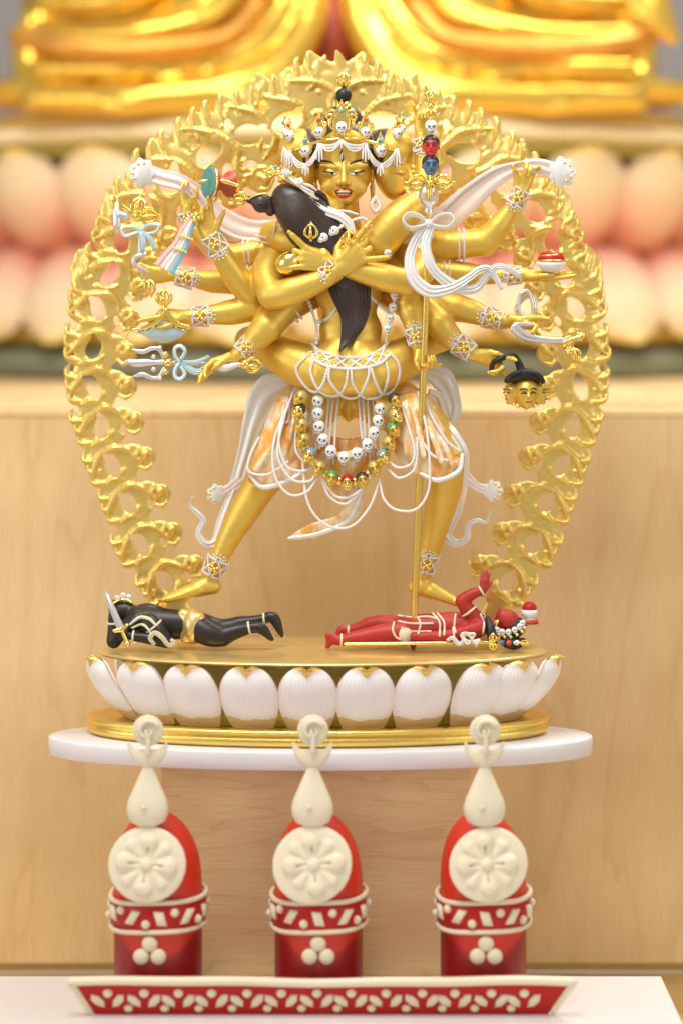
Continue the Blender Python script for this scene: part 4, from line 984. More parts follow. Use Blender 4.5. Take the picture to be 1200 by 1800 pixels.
for w, e, r in ((P(371, 1010, 72), P(390, 972, 71), 16), (P(746, 1004, 91), P(754, 965, 87), 16)): bracelet(FIG, w, e, r, 30, 'anklet')
for a in ((P(456, 498, 66), V3(.75, -.45), 25.5), (P(434, 447, 131), V3(1, -.1), 24.5), (P(492, 440, 118) if 0 else P(438, 492, 104), V3(1, .05), 25.5), (P(507, 537, 68), V3(.70, -.55), 33), (P(478, 528, 82), V3(.85, -.35), 30), (P(810, 429, 113), V3(1, 0), 28.5), (P(784, 480, 117), V3(1, 0), 24.5), (P(480, 425, 90), V3(.2, -.95), 33)): band(FIG, a[0], a[1], a[2])

# pearls, garlands and tiger skin below
cl = Vol(1.8); fy = (A([0, 1., 0]), .30)
def sheet(V, pts, r, sq=.3): V.ch(PL(pts), r, 5, 16, (A([0, 1., 0]), sq))
sheet(cl, [(520, 690, 92), (505, 740, 62), (488, 790, 42), (462, 828, 36)], [22, 36, 36, 26])
sheet(cl, [(545, 700, 92), (535, 760, 60), (520, 812, 48)], [24, 30, 24]); sheet(cl, [(448, 838, 34), (480, 842, 34), (530, 822, 44)], [13, 13, 15])
sheet(cl, [(700, 690, 90), (728, 740, 34), (755, 790, 12), (785, 822, 10)], [26, 40, 40, 18]); sheet(cl, [(740, 822, 14), (770, 828, 8), (800, 815, 14)], [15, 15, 13]); sheet(cl, [(690, 720, 80), (708, 770, 40), (716, 800, 34)], [26, 24, 18])
sheet(cl, [(560, 806, 50), (604, 818, 42), (650, 800, 50)], [16, 24, 16]); sheet(cl, [(580, 785, 80), (612, 795, 70), (640, 785, 80)], [18, 22, 18])
sheet(cl, [(598, 838, 44), (612, 870, 40), (622, 890, 38), (600, 915, 36), (560, 930, 34), (516, 944, 32)], [26, 20, 13, 12, 13, 6])
for x0, y0, x1, y1, dd in ((500, 710, 468, 810, 30), (520, 705, 500, 800, 34), (540, 720, 530, 800, 40), (715, 700, 745, 800, -2), (735, 720, 775, 810, -6), (700, 730, 715, 795, 14), (480, 770, 450, 825, 24), (755, 745, 795, 815, 0)): cl.ch(PL([(x0, y0, dd + 22), ((x0 + x1) / 2 + 4, (y0 + y1) / 2, dd + 4), (x1, y1, dd)]), [2, 5, 6], 7, 8)
m = MB(); addvol(m, cl, 'tiger'); skin = m.build('tiger_skin_skirt', FIG); CB = m.bvh()
for pts in ([(440, 836, 26), (460, 856, 22), (500, 848, 24), (530, 832, 34)], [(738, 832, 4), (770, 844, -4), (805, 828, 4), (812, 800, 12)], [(508, 946, 30), (560, 938, 32), (608, 918, 33), (628, 888, 34), (638, 850, 36)]): m = MB(); tube(m, PL(pts), [3, 5, 5, 4], 'silk', n=24); m.build('skirt_hem', skin)
m = MB(); st = [
 [(525, 680, 60), (504, 715, 44), (481, 778, 16), (483, 836, 8), (508, 869, 8), (538, 865, 12), (558, 840, 20)],
 [(521, 678, 60), (498, 732, 36), (490, 778, 14), (504, 819, 10), (529, 828, 12), (550, 822, 20)],
 [(531, 800, 20), (538, 873, 12), (558, 911, 10), (588, 928, 10), (621, 923, 10), (650, 890, 12), (667, 844, 16)],
 [(567, 848, 18), (579, 873, 14), (604, 886, 12), (625, 873, 14), (640, 852, 18)],
 [(667, 848, 14), (675, 878, 8), (696, 896, 2), (729, 896, -4), (750, 870, -6), (755, 830, -8), (750, 760, -4), (735, 690, 20)],
 [(683, 826, 12), (700, 840, 4), (721, 832, -4), (731, 815, -6), (733, 770, -2)],
 [(455, 770, 40), (440, 800, 26), (437, 828, 22), (470, 834, 14), (505, 812, 12)], [(742, 690, 20), (760, 735, 8), (785, 775, 4), (806, 792, 8)], [(733, 760, -2), (760, 800, -8), (800, 812, 2)], [(515, 690, 50), (498, 740, 26), (488, 800, 12), (512, 842, 10), (545, 845, 14), (556, 826, 20)], [(700, 700, 30), (716, 745, 4), (728, 790, -6), (722, 815, -6), (700, 822, 2), (684, 812, 10)], [(560, 830, 20), (590, 872, 12), (625, 868, 12), (655, 832, 16)], [(535, 690, 40), (522, 740, 24), (520, 790, 16), (534, 812, 16)]]
for q in st:
    w = PL(q); beads(m, w, 2.7, 'pearl', 3.6); tube(m, w, [1.9, 1.9], 'pearl', n=60, sides=6, cap=False)
for x0, x1, y1 in ((577, 571, 765), (585, 577, 800), (594, 586, 815), (565, 555, 790), (630, 636, 770), (638, 642, 800), (646, 650, 820), (655, 664, 790), (512, 500, 740), (506, 492, 730), (552, 541, 745)): 
    w = PL([(x0, 700, 60), ((x0 + x1) / 2, 740, 40), (x1, y1, 34)]); beads(m, w, 2.7, 'pearl', 3.8)
m.build('pearl_strands', FIG)
G = thing
m = MB(); pts = [(558, 705), (558, 727), (560, 750), (567, 773), (581, 794), (604, 805), (627, 798), (646, 782), (658, 761), (665, 740), (668, 719)]
sk = MB(); 
tube(sk, PL([(x, y, 34) for x, y in pts]), [2, 2], 'pearl', n=40); gar = sk.build('skull_garland', FIG)
for i, (x, y) in enumerate(pts):
    m = MB(); skull(m, P(x, y, 22), 13.2, (0.03 * (i - 5), -1, .05), (-(x - 612) / 90. * .5, 0, 1)); m.build('skull', gar)
hp = [(527, 700, ''), (524, 722, 'hair'), (529, 748, ''), (532, 774, ''), (543, 800, 'blue_hair'), (561, 824, ''), (583, 841, 'green_hair'), (610, 849, 'red'), (637, 844, 'hair'), (658, 824, ''), (674, 803, 'blue_hair'), (684, 780, ''), (692, 756, 'green_hair'), (696, 731, ''), (695, 704, 'hair')]
sk = MB(); tube(sk, PL([(x, y, 30) for x, y, _ in hp]), [3, 3], 'gold_paint', n=50); gar = sk.build('severed_head_garland', FIG)
for i, (x, y, h) in enumerate(hp):
    m = MB(); (ball(m, P((x + hp[i + 1][0]) / 2, (y + hp[i + 1][1]) / 2, 20), (9, 7, 8), 'gold_bright', SPH) if i < 14 else 0); minihead(m, P(x, y, 12 - (4 if x > 660 else 0)), 14.5, 'gold_bright' if i % 3 == 1 else 'gold_paint', h or 'gold_dull', (.02 * (i - 7), -1, .1), (-(x - 612) / 90. * .7, 0, 1)); m.build('head', gar)
# scarves
m = MB()
ribbon(m, PL([(512, 668, 110), (470, 690, 118), (448, 735, 120), (430, 800, 118), (412, 860, 112), (392, 915, 105), (380, 950, 96), (362, 956, 90), (349, 938, 90), (358, 915, 92), (345, 900, 92), (334, 888, 92), (339, 872, 92)]), [10, 30, 26, 19, 15, 13, 12, 10, 11, 7, 6, 5, 1.5], 'silk', th=2.4, folds=2, amp=2, n=70)
m.build('scarf', FIG); m = MB()
ribbon(m, PL([(740, 652, 108), (778, 668, 112), (798, 715, 112), (786, 742, 110), (770, 700, 100), (752, 690, 90)]), [10, 22, 14, 12, 12, 8], 'silk', th=2.4, folds=2, amp=2, n=40)
ribbon(m, PL([(770, 735, 60), (798, 765, 30), (816, 800, 30), (812, 850, 60), (800, 900, 92), (784, 938, 96), (800, 955, 96), (820, 946, 96), (822, 924, 96), (838, 915, 96), (854, 918, 96), (862, 898, 96)]), [8, 9, 8, 8, 9, 11, 11, 10, 8, 5.5, 4, 1.2], 'silk', th=2.4, folds=2, amp=1.6, n=70)
m.build('scarf', FIG)
def lobed(mb, c, r, dr, mt='silk', holes=True):
    """scalloped end of a scarf with gold studs"""
    c = A(c, float); a = np.linspace(0, 2 * math.pi, 60, endpoint=False); rr = r * (1 + .10 * np.cos(a * 7)); 
    prism(mb, np.stack([c[0] + np.cos(a) * rr * .9, np.full(60, c[1]), c[2] + np.sin(a) * rr], 1), -2, 3, mt, 1.2)
    for k in range(5): b = dr + (k - 2) * .62; ball(mb, c + A([math.cos(b) * r * .68, -2, math.sin(b) * r * .68]), (2.8, 1.6, 2.8), 'gold_bright', SPH)
m = MB(); ribbon(m, PL([(425, 842, 112), (400, 862, 110), (385, 866, 110)]), [12, 10, 11], 'silk_pink', th=2); lobed(m, P(380, 869, 108), 18, math.pi); m.build('scarf_end', FIG)
m = MB(); ribbon(m, PL([(812, 838, 100), (840, 858, 104), (858, 862, 106)]), [15, 9, 11], 'silk_pink', th=2); lobed(m, P(866, 863, 105), 19, 0.); m.build('scarf_end', FIG)
# hide stretched between the upper hands
HIDE = thing('stretched_hide', P(604, 420, 150), 'pink and white hide stretched behind the shoulders between the raised hands', 'hide')
m = MB(); ribbon(m, PL([(250, 300, 104), (285, 312, 104), (322, 322, 104), (352, 345, 118), (385, 385, 135), (430, 405, 140), (500, 405, 145)]), [15, 15, 14, 22, 26, 20, 20], 'silk_pink', th=2, folds=2, amp=2.2, n=60, across=(.15, 0, 1)); lobed(m, P(250, 303, 102), 25, 2.6); 
tube(m, PL([(335, 333, 106), (372, 388, 128), (420, 418, 134), (480, 420, 138)]), [2, 4, 4, 3], 'silk', n=26); m.build('hide_side', HIDE)
m = MB(); ribbon(m, PL([(985, 304, 82), (950, 292, 82), (925, 292, 84), (895, 300, 100), (855, 322, 118), (810, 360, 128), (760, 400, 135), (700, 425, 140)]), [15, 13, 13, 20, 25, 26, 26, 20], 'silk_pink', th=2, folds=2, amp=2.4, n=60, across=(.25, 0, 1)); lobed(m, P(988, 302, 80), 26, 0.1)
tube(m, PL([(920, 283, 84), (870, 296, 108), (820, 328, 122), (780, 365, 126)]), [2, 4, 4, 3], 'silk', n=26); m.build('hide_side', HIDE)
m = MB(); ribbon(m, PL([(700, 420, 70), (715, 408, 60), (735, 404, 50), (760, 402, 60)]), [14, 20, 24, 16], 'silk', th=2, folds=2, amp=2, across=(0, 0, 1)); m.build('scarf', FIG)
# ================================================================== embraced figure, back to the viewer
CON = thing('consort_figure', P(608, 690, 40), 'gold figure seen from the back with dark plaited hair and pearl girdle', 'statue figure')
m = MB(); V = Vol(1.7)
V.el(P(610, 450, 52), (70, 42, 44), 12); V.el(P(612, 510, 56), (60, 36, 60), 16); V.el(P(616, 580, 56), (56, 36, 46), 16)
V.el(P(585, 655, 45), (50, 44, 46), 14); V.el(P(640, 653, 45), (50, 44, 46), 14); V.el(P(612, 620, 50), (62, 40, 34), 14)
V.el(P(612, 560, 10), (5, 12, 60), 14, sub=True); V.el(P(613, 692, -4), (3.5, 14, 18), 8, sub=True)
for s_, pts in ((-1, [(568, 655, 42), (510, 632, 60), (462, 606, 92), (440, 600, 120)]), (1, [(655, 652, 42), (712, 628, 60), (752, 598, 92), (770, 592, 120)])):
    V.ch(PL(pts), [44, 38, 29, 27], 12, 14); e = pts[-1]
    V.ch(PL([e, (e[0] - s_ * 60, e[1] + 30, 185), (604 + s_ * 10, 650, 205)]), [26, 20, 13], 8, 12)
# neck, face turned up, arms
V.rc(P(612, 420, 45), P(588, 385, 42), 22, 20, 8); V.el(P(553, 378, 36), (38, 38, 40), 8); 
fx = (V3(.80, -.55), V3(.55, .80), A([0, 1., 0])); V.el(P(578, 370, 38), (30, 18, 24), 8, fx); V.rc(P(566, 344, 28), P(588, 364, 28), 9, 8, 8)
V.ch(PL([(664, 428, 44), (700, 384, 42), (742, 350, 58)]), [34, 31, 25], 8, 10); V.ch(PL([(742, 350, 58), (746, 310, 66), (742, 262, 72), (740, 238, 74)]), [24, 20, 14, 11], 6, 12)
V.ch(PL([(560, 432, 50), (505, 420, 60), (480, 412, 85)]), [32, 28, 24], 8, 10); V.ch(PL([(480, 412, 85), (530, 395, 120), (590, 390, 140)]), [23, 18, 12], 6, 10)
addvol(m, V, 'gold_paint'); V = Vol(1.2)
hand(V, P(740, 238, 74), V3(.05, -1., 0), V3(.9, -.2, -.2), A([0, 1., 0]), 34, ((.8, 1.2, .8), (.9, 1.2, .8), (.9, 1.2, .8), (.2, .3, .2)), thumb_dir=V3(.5, -.8, -.3)); addvol(m, V, 'gold_paint')
cbody = m.build('body', CON); CBV = m.bvh()
bracelet(CON, P(740, 245, 74), P(744, 275, 71), 13, 20)
band(CON, P(735, 353, 57), V3(.75, -.6), 27)
band(CON, P(487, 408, 72), V3(.95, .2), 28)
# hair with combed strands
V = Vol(1.5)
V.el(P(529, 372, 12), (62, 36, 41), 8, (V3(.72, .70), A([0, 1., 0]), V3(.70, -.72))); V.ch(PL([(545, 395, 8), (585, 435, 4), (603, 462, 12), (608, 486, 14)]), [46, 38, 29, 24], 10, 14, (A([0, 1., 0]), .62))
hm = MB(); addvol(hm, V, 'hair'); hb = hm.bvh()
for k in range(26):
    t = k / 25.; a = (477 + 6 * t, 352 + 12 * t); ang = -1.05 + 2.05 * t
    e = (612 + 18 * math.cos(ang + .5) - 22 * t, 424 + 40 * t); mid = (500 + 72 * math.cos(ang) * .9, 352 + 60 * math.sin(ang) + 26)
    mid = (525 + 36 * (1 - t) - 8 * t, 335 + 78 * t); m2 = (572 + 14 * (1 - t) - 6 * t, 382 + 58 * t)
    q = drape(hb, [a, mid, m2, e], 22, 1.0, 20.); tube(hm, q, [1.2, 2.2, 2.4, 2.0], 'hair', n=22, sides=6, flat=.7)
hairo = hm.build('hair', CON)
m = MB(); V = Vol(1.2); V.el(P(459, 357, 10), (16, 15, 17), 4); V.rc(P(447, 352, 10), P(432, 349, 10), 9, 5.5, 4); V.rc(P(472, 350, 8), P(475, 372, 8), 7, 8, 5); addvol(m, V, 'hair')
for k in range(7): a = k * .9; tube(m, [P(472, 350 + k * 3, -4 + k), P(458, 345 + k * 4, -6 + abs(k - 3) * 3), P(446, 352 + (k - 3), 2)], [1, 2, 1], 'hair', n=9, sides=6)
m.build('bun', hairo)
m = MB(); vajra_end(m, P(436, 351, 8), V3(-1, -.22), 32, 10.5); tube(m, PL([(470, 340, 0), (455, 341, 0), (436, 349, 2)]), [1.8, 1.8, 2.2], 'gold_bright'); m.build('hair_jewel', hairo)
# plait
m = MB(); L_ = [(570, 470), (573, 490), (583, 520), (598, 555), (600, 580), (598, 600), (596, 616)]; R_ = [(640, 470), (648, 500), (649, 520), (648, 545), (638, 575), (622, 596), (598, 617)]
for k in range(11):
    u = (k + .5) / 11.; pts = []
    for a, b in zip(L_, R_): 
        x, y = a[0] * (1 - u) + b[0] * u, a[1] * (1 - u) + b[1] * u; h_ = hit(CBV, x, y); dd = (h_[1] if h_ is not None else 20) - 5 - 7 * math.sin(u * math.pi)
        pts.append(P(x, y, dd))
    w_ = [max(1.2, math.hypot(b[0] - a[0], b[1] - a[1]) / 11. * .85) for a, b in zip(L_, R_)]
    tube(m, pts, w_, 'hair', n=34, sides=9, flat=.8)
V = Vol(1.6)
for a, b in zip(L_, R_):
    c = ((a[0] + b[0]) / 2, (a[1] + b[1]) / 2); wd = math.hypot(b[0] - a[0], b[1] - a[1]) / 2
    h_ = hit(CBV, *c); dd = (h_[1] if h_ is not None else 20)
    V.rc(P(a[0] + (wd * .22), a[1], dd), P(b[0] - wd * .22, b[1], dd), max(2, wd * .22), max(2, wd * .22), 10)
addvol(m, V, 'hair'); m.build('plait', hairo)
# crown of the embraced figure, tilted along the top of the hair
m = MB(); tube(m, PL([(482, 302, 6), (500, 312, -8), (525, 326, -12), (548, 340, -8), (556, 352, 0)]), [4, 5, 5, 5, 3], 'gold_bright', n=30)
for x, y, g in ((483, 297, 'turquoise'), (494, 300, 'coral'), (510, 309, 'gold_bright'), (528, 318, 'gold_bright'), (545, 345, 'gold_bright')):
    flower(m, P(x, y + 5, -6), 8, n=6); ball(m, P(x + 1, y - 4, -8), 3.6, g, SPH); tube(m, PL([(x, y + 6, -6), (x - 5, y - 4, -6), (x - 10, y - 6, -4)]), [2.5, 2.5, 1], 'gold_bright', n=8)
vajra_end(m, P(484, 306, 0), V3(-.8, -.3), 20, 8)
ccr = m.build('crown', CON)
for x, y in ((502, 303), (526, 319)):
    m = MB(); skull(m, P(x, y, -16), 9, V3(.2, -.6, -1), V3(.6, .4)); m.build('skull', ccr)
m = MB()
for pts in ([(505, 308, -16), (520, 322, -18), (540, 332, -16), (552, 338, -12)], [(512, 314, -14), (530, 330, -16), (550, 345, -12), (560, 350, -8)], [(530, 322, -16), (545, 326, -14), (556, 334, -10)]): tube(m, PL(pts), [2, 2.8, 1.6], 'pearl', n=14)
m.build('crown_pearls', ccr)
m = MB(); ribbon(m, PL([(545, 347, -12), (556, 362, -14), (575, 372, -14), (598, 380, -14), (614, 394, -14), (619, 412, -14)]), [4, 7, 7, 8, 8, 6], 'silk', th=2.5, folds=2, n=40)
ribbon(m, PL([(575, 365, -2), (592, 371, -2), (610, 372, -2), (630, 377, 0)]), [4, 4, 3.4, 2.2], 'silk', th=2, folds=1, n=24); m.build('head_ribbon', CON)
# neck string and skull beads
m = MB(); tube(m, PL([(562, 420, -12), (585, 408, -14), (603, 396, -12), (625, 385, -4), (640, 384, 0), (650, 396, 6)]), [2.6, 2.6], 'pearl', n=30); beads(m, PL([(600, 397, -12), (625, 385, -5), (640, 384, 0), (650, 396, 6)]), 3.4, 'pearl'); nk = m.build('neck_garland', CON)
for x, y in ((568, 418), (587, 406)): m = MB(); skull(m, P(x, y, -20), 10.5, (-.5, -1, .5), (.8, 0, 1)); m.build('skull', nk)
# side garlands
m = MB(); tube(m, PL([(693, 518, 20), (690, 545, 18), (682, 575, 22), (678, 600, 24)]), [2, 2], 'pearl', n=14); sg = m.build('side_garland', CON)
for x, y in ((693, 520), (690, 540), (685, 559), (680, 578)): m = MB(); skull(m, P(x, y, 12), 9.5, (.3, -1, 0)); m.build('skull', sg)
m = MB(); beads(m, PL([(538, 520, 50), (548, 545, 40), (556, 575, 30), (556, 602, 26)]), 3.6, 'pearl'); tube(m, PL([(684, 440, 25), (682, 420, 25)]), [5, 3], 'pearl'); m.build('side_string', CON)
for pts in ([(559, 566), (577, 558), (596, 534)], [(646, 516), (662, 532), (686, 552)]): m = MB(); tube(m, drape(CBV, pts, 16, .8, 30), [3.2, 3.2], 'silk', n=16); m.build('back_strap', CON)
for x, y in ((681, 446),): m = MB(); skull(m, P(x, y, 6), 9, (.5, -1, .2)); m.build('skull', nk)
# girdle
m = MB()
top = [(549, 604), (560, 615), (585, 624), (612, 628), (640, 626), (665, 617), (681, 603)]; bot = [(546, 622), (558, 636), (583, 645), (611, 648), (640, 646), (668, 638), (684, 624)]
for q in (top, bot): 
    w_ = drape(CBV, q, 60, 1.5, 40); beads(m, w_, 3.3, 'pearl', 4.6); tube(m, w_, [2.2, 2.2], 'pearl', n=60, sides=6, cap=False)
K = 6
for k in range(K):
    f_ = lambda c, t: (np.interp(t * 6, range(7), [p_[0] for p_ in c]), np.interp(t * 6, range(7), [p_[1] for p_ in c]))
    t0, t1 = .04 + .92 * k / K, .04 + .92 * (k + 1) / K
    for a, b in ((f_(top, t0), f_(bot, t1)), (f_(bot, t0), f_(top, t1))): w_ = drape(CBV, [a, b], 10, 1.2, 40); tube(m, w_, [2.2, 2.2], 'pearl', n=10, sides=6)
    a, b = f_(top, (t0 + t1) / 2), f_(bot, (t0 + t1) / 2); 
    if k < K: 
        h_ = hit(CBV, (a[0] + b[0]) / 2 - 10, (a[1] + b[1]) / 2, 1., 40); flower(m, h_, 6.5, n=6)
loops = [[(548, 618), (521, 646), (533, 675), (553, 689), (567, 675), (576, 646)], [(553, 628), (546, 652), (556, 680), (573, 694), (594, 694), (607, 677), (611, 650)], [(579, 645), (579, 669), (599, 694), (616, 700), (633, 693), (647, 663), (648, 647)], [(617, 649), (621, 677), (638, 697), (655, 700), (672, 692), (682, 663), (679, 638)], [(651, 645), (661, 675), (672, 692), (689, 686), (702, 658), (698, 635), (682, 618)]]
for q in loops: w_ = drape(CBV, q, 40, 1.6, 30); beads(m, w_, 2.9, 'pearl', 4.1); tube(m, w_, [2.0, 2.0], 'pearl', n=40, sides=6, cap=False)
m.build('pearl_girdle', CON)
# held by the crossing hands
m = MB(); vajra_end(m, P(547, 421, -18), V3(.0, -1, -.2), 30, 10.5); tube(m, PL([(547, 421, -18), (556, 452, 2)]), [4, 4], 'gold_bright'); tag(m.build('vajra'), 'small bright gold vajra tip above the left crossed hand, on the dark hair', 'ritual tool')
m = MB(); vajra_end(m, P(616, 428, -22), V3(-.2, -1, -.5), 26, 11.5); c = P(506, 462, -8); tube(m, PL([(616, 428, -22), (560, 452, -4), (530, 460, -6)]), [4, 4], 'gold_bright')
lathe(m, c, [(5, -26), (12, -20), (18, -10), (20, 0), (18.5, 10), (13, 18), (3, 22)], 'gold_bright', axis=V3(-.75, .55, .2), n=30); tag(m.build('ritual_bell'), 'gold hand bell behind the left crossed hand with its jewelled tip on the right', 'bell')

# ================================================================== staff
STX = lambda y: (754 - (y - 370) * .0365, y, -38 + (y - 370) * .126)
m = MB(); q = PL([STX(366), STX(620), STX(1060), STX(1120), STX(1133)]); tube(m, q, [5.5, 6, 6.2, 6.5, 6], 'gold_leaf', n=60, sides=8)
for y in (1098, 1112): x_ = P(*STX(y)); lathe(m, x_, [(6, -5), (9, -2), (9, 2), (6, 5)], 'gold_bright', n=14)
c = P(*STX(1141)); lathe(m, c, [(2, 0), (5, 3), (7, 10), (8, 22), (6, 30)], 'gold_leaf', n=12)
stf = m.build('ritual_staff'); tag(stf, 'tall slender gold staff topped by stacked heads and tied with a white silk bow', 'staff')
m = MB(); sd = -38
lathe(m, P(753, 376, sd), [(8, 0), (7, 3), (9.5, 6), (6, 10), (8, 14), (15, 20), (18, 28), (17.5, 36), (15.5, 44), (16, 50), (12, 53)], 'silver', n=30)
for s_ in (-1, 1): tube(m, [P(754 + s_ * 9, 338, sd - 16), P(754 + s_ * 9.5, 345, sd - 17)], [2, 3], 'gold_bright'); 
tube(m, [P(754, 322, sd - 17), P(754, 344, sd - 19), P(754, 352, sd - 19)], [5, 5, 3], 'gold_leaf'); m.build('vase', stf)
m = MB(); c = P(755, 320, sd - 4)
for s_ in (-1, 1): vajra_end(m, c + A([s_ * 6, 0, 0]), (s_, 0, 0), 35, 12)
for s_ in (-1, 1): vajra_end(m, c + A([0, s_ * 5, 0]), (0, s_, 0), 26, 10)
ball(m, c, (9, 9, 7), 'gold_bright'); m.build('crossed_vajra', stf)
m = MB(); minihead(m, P(756, 290, sd), 19, 'blue_head', 'black', (.05, -1, 0)); m.build('blue_head', stf)
m = MB(); minihead(m, P(757, 256, sd), 19, 'red_head', 'black', (-.05, -1, 0)); m.build('red_head', stf)
m = MB(); skull(m, P(757, 222, sd), 13.5, (.05, -1, 0)); m.build('skull', stf)
m = MB(); vajra_end(m, P(757, 182, sd), (0, 0, 1), 25, 9.5); vajra_end(m, P(757, 190, sd), (0, 0, -1), 20, 8); ball(m, P(757, 186, sd), (6, 6, 6), 'gold_bright', SPH); m.build('finial', stf)
m = MB()
for s_ in (-1, 1):
    q = [(753 + s_ * 2, 391, sd - 8), (753 + s_ * 18, 379, sd - 12), (753 + s_ * 36, 377, sd - 14), (753 + s_ * 44, 388, sd - 14), (753 + s_ * 34, 400, sd - 12), (753 + s_ * 14, 398, sd - 10), (753 + s_ * 2, 393, sd - 8)]
    ribbon(m, PL(q), [5, 8, 10, 10, 10, 8, 5], 'silk', th=3.0, folds=1, amp=.8, n=44, across=(0, 1, -.35))
ball(m, P(753, 392, sd - 12), (8, 8, 8), 'silk')
ribbon(m, PL([(747, 396, sd - 9), (729, 425, sd - 10), (720, 455, sd - 12), (727, 490, sd - 14), (755, 512, sd - 15), (792, 506, sd - 10), (823, 488, sd - 4), (842, 474, sd), (858, 472, sd + 2), (872, 490, sd + 3), (882, 508, sd + 3)]), [6, 8, 9, 11, 12, 11, 9, 7, 6, 5.5, 4], 'silk', th=2.6, folds=3, amp=1.8, n=80)
ribbon(m, PL([(757, 396, sd - 10), (748, 430, sd - 14), (756, 465, sd - 17), (778, 490, sd - 12), (812, 508, sd - 2), (838, 505, sd + 4), (856, 482, sd + 4), (874, 468, sd + 2), (892, 472, sd), (914, 487, sd)]), [7, 9, 9, 9, 10, 9, 8, 6.5, 5, 4], 'silk', th=2.6, folds=3, amp=1.8, n=80, seed=2)
m.build('silk_bow', stf)

# ================================================================== things held in the outer hands
DR = thing('hand_drum', P(385, 350, 0), 'small two headed rust drum with green skin and pastel tassel in a raised hand', 'drum')
ax = V3(.86, .06, .50); c = P(367, 320, -8)
m = MB(); lathe(m, c, [(27, 0), (29.5, 2), (29.5, 5), (27, 9), (17, 16), (11, 22), (15, 30), (22, 36), (24, 40), (24, 44), (21, 46)], 'rust', axis=ax, n=36); m.build('drum_body', DR)
m = MB(); lathe(m, c - ax * 1.5, [(24, 0), (27.5, .4), (28, 1.6), (27, 2.4)], 'teal', axis=ax, n=36); m.build('drum_skin', DR)
m = MB(); lathe(m, c - ax * .5, [(28.5, 1), (30.3, 2), (30.3, 4), (28.5, 5)], 'gold_bright', axis=ax, n=36)
tube(m, PL([(350, 318, -22), (362, 317, -24), (366, 316, -20)]), [2.6, 2.6], 'gold_bright'); tube(m, PL([(384, 316, -18), (400, 320, -18), (418, 326, -14)]), [3.5, 3.5, 3], 'gold_bright'); tube(m, PL([(384, 320, -8), (380, 350, -6), (362, 362, -4), (350, 374, -4)]), [1.8, 1.8], 'gold_bright'); m.build('gilt_band', DR)
m = MB(); top = A([343, 381]); 
tp = [(340, 382), (328, 405), (318, 432), (304, 452), (290, 474)]
for k, (mt, ofs) in enumerate((('pink', -1.), ('silk_pink', -.35), ('silk', .2), ('blue', .8))):
    pts = [(x + ofs * (5 + 2.2 * j), y + ofs * (1.5 + 1.4 * j), -4 - (k == 2) * 2) for j, (x, y) in enumerate(tp)]
    ribbon(m, PL(pts), [3, 4.5, 5, 5.4, 6.2], mt, th=3.2, folds=2, amp=.8, n=36)
for j, (x, y) in enumerate(((326, 418), (315, 440))):
    for k in range(5): ball(m, P(x - 9 + k * 5.2, y - 4 + k * 1.6, -11), 2.8, 'gold_bright', SPH)
for k in range(4): ball(m, P(338 + k * 4, 378 + (k % 2) * 5, -8), 4, 'gold_bright', SPH)
m.build('tassel', DR)
HK = thing('ritual_axe', P(245, 440, 78), 'blurred gold and silver axe tied with a pale blue bow at the left', 'ritual tool')
m = MB(); c = P(243, 378, 76); vajra_end(m, c, V3(.1, -1), 34, 13); vajra_end(m, c, V3(1, .0), 38, 13); tube(m, PL([(243, 378, 76), (215, 362, 76), (205, 345, 76), (196, 352, 76)]), [6, 4, 3.5, 1.5], 'gold_bright'); ball(m, c, 11, 'gold_bright'); m.build('axe_hub', HK)
m = MB(); tube(m, PL([(222, 380, 76), (210, 376, 76)]), [7, 7], 'silver'); prism(m, PL([(206, 352), (212, 370), (212, 392), (206, 412), (199, 396), (198, 372)], 76), -3, 3, 'silver'); m.build('blade', HK)
m = MB()
for s_ in (-1, 1): ribbon(m, PL([(247, 405, 70), (247 + s_ * 14, 396 - s_ * 2, 68), (247 + s_ * 32, 398 + s_ * -3, 68), (247 + s_ * 28, 410 - s_ * 4, 68), (247 + s_ * 12, 410, 70), (247, 406, 70)]), [3, 4, 5, 5, 4, 3], 'silk_blue', th=3, folds=1, amp=.5, n=36, across=(0, 1, .3))
ribbon(m, PL([(248, 408, 68), (252, 425, 66), (250, 442, 68)]), [4, 5, 4], 'silk_blue', th=2.4); ribbon(m, PL([(250, 408, 68), (264, 420, 66), (272, 440, 68)]), [4, 5, 4], 'silk_blue', th=2.4); m.build('bow', HK)
m = MB(); tube(m, PL([(246, 400, 80), (248, 470, 82), (262, 500, 80)]), [4, 4, 3], 'silver', n=20); tube(m, PL([(256, 446, 72), (238, 452, 72), (236, 464, 72), (250, 472, 72), (262, 478, 72)]), [4, 5, 5, 4, 3], 'silver', n=24); vajra_end(m, P(262, 490, 76), V3(.15, 1), 32, 9); m.build('handle', HK)
CH = thing('curved_chopper', P(280, 575, 25), 'curved chopper with pale blue blade and gold spine in a lowered hand', 'ritual tool')
m = MB(); bl = [(232, 580), (250, 577), (268, 570), (284, 560), (292, 549), (300, 560), (314, 571), (330, 576), (322, 589), (306, 599), (288, 603), (268, 598), (250, 588)]
bl = cr([(a, b, 0) for a, b in bl + bl[:1]], 60)[:-1]; prism(m, [P(a, b, 24) for a, b, _ in bl], -2.5, 2.5, 'silver_blue'); m.build('blade', CH)
m = MB(); tube(m, PL([(222, 592, 20), (228, 581, 20), (250, 577, 19), (268, 570, 18), (283, 559, 18), (291, 545, 18)]), [1.2, 3, 3.5, 4.5, 5, 4], 'gold_bright', n=30); tube(m, PL([(291, 545, 18), (301, 560, 18), (314, 570, 18), (333, 576, 20)]), [4, 5, 4.5, 4], 'gold_bright', n=20)
for x, y in ((240, 583), (256, 579), (270, 575), (310, 574), (322, 580)): ball(m, P(x, y, 19), 3, 'gold_bright', SPH)
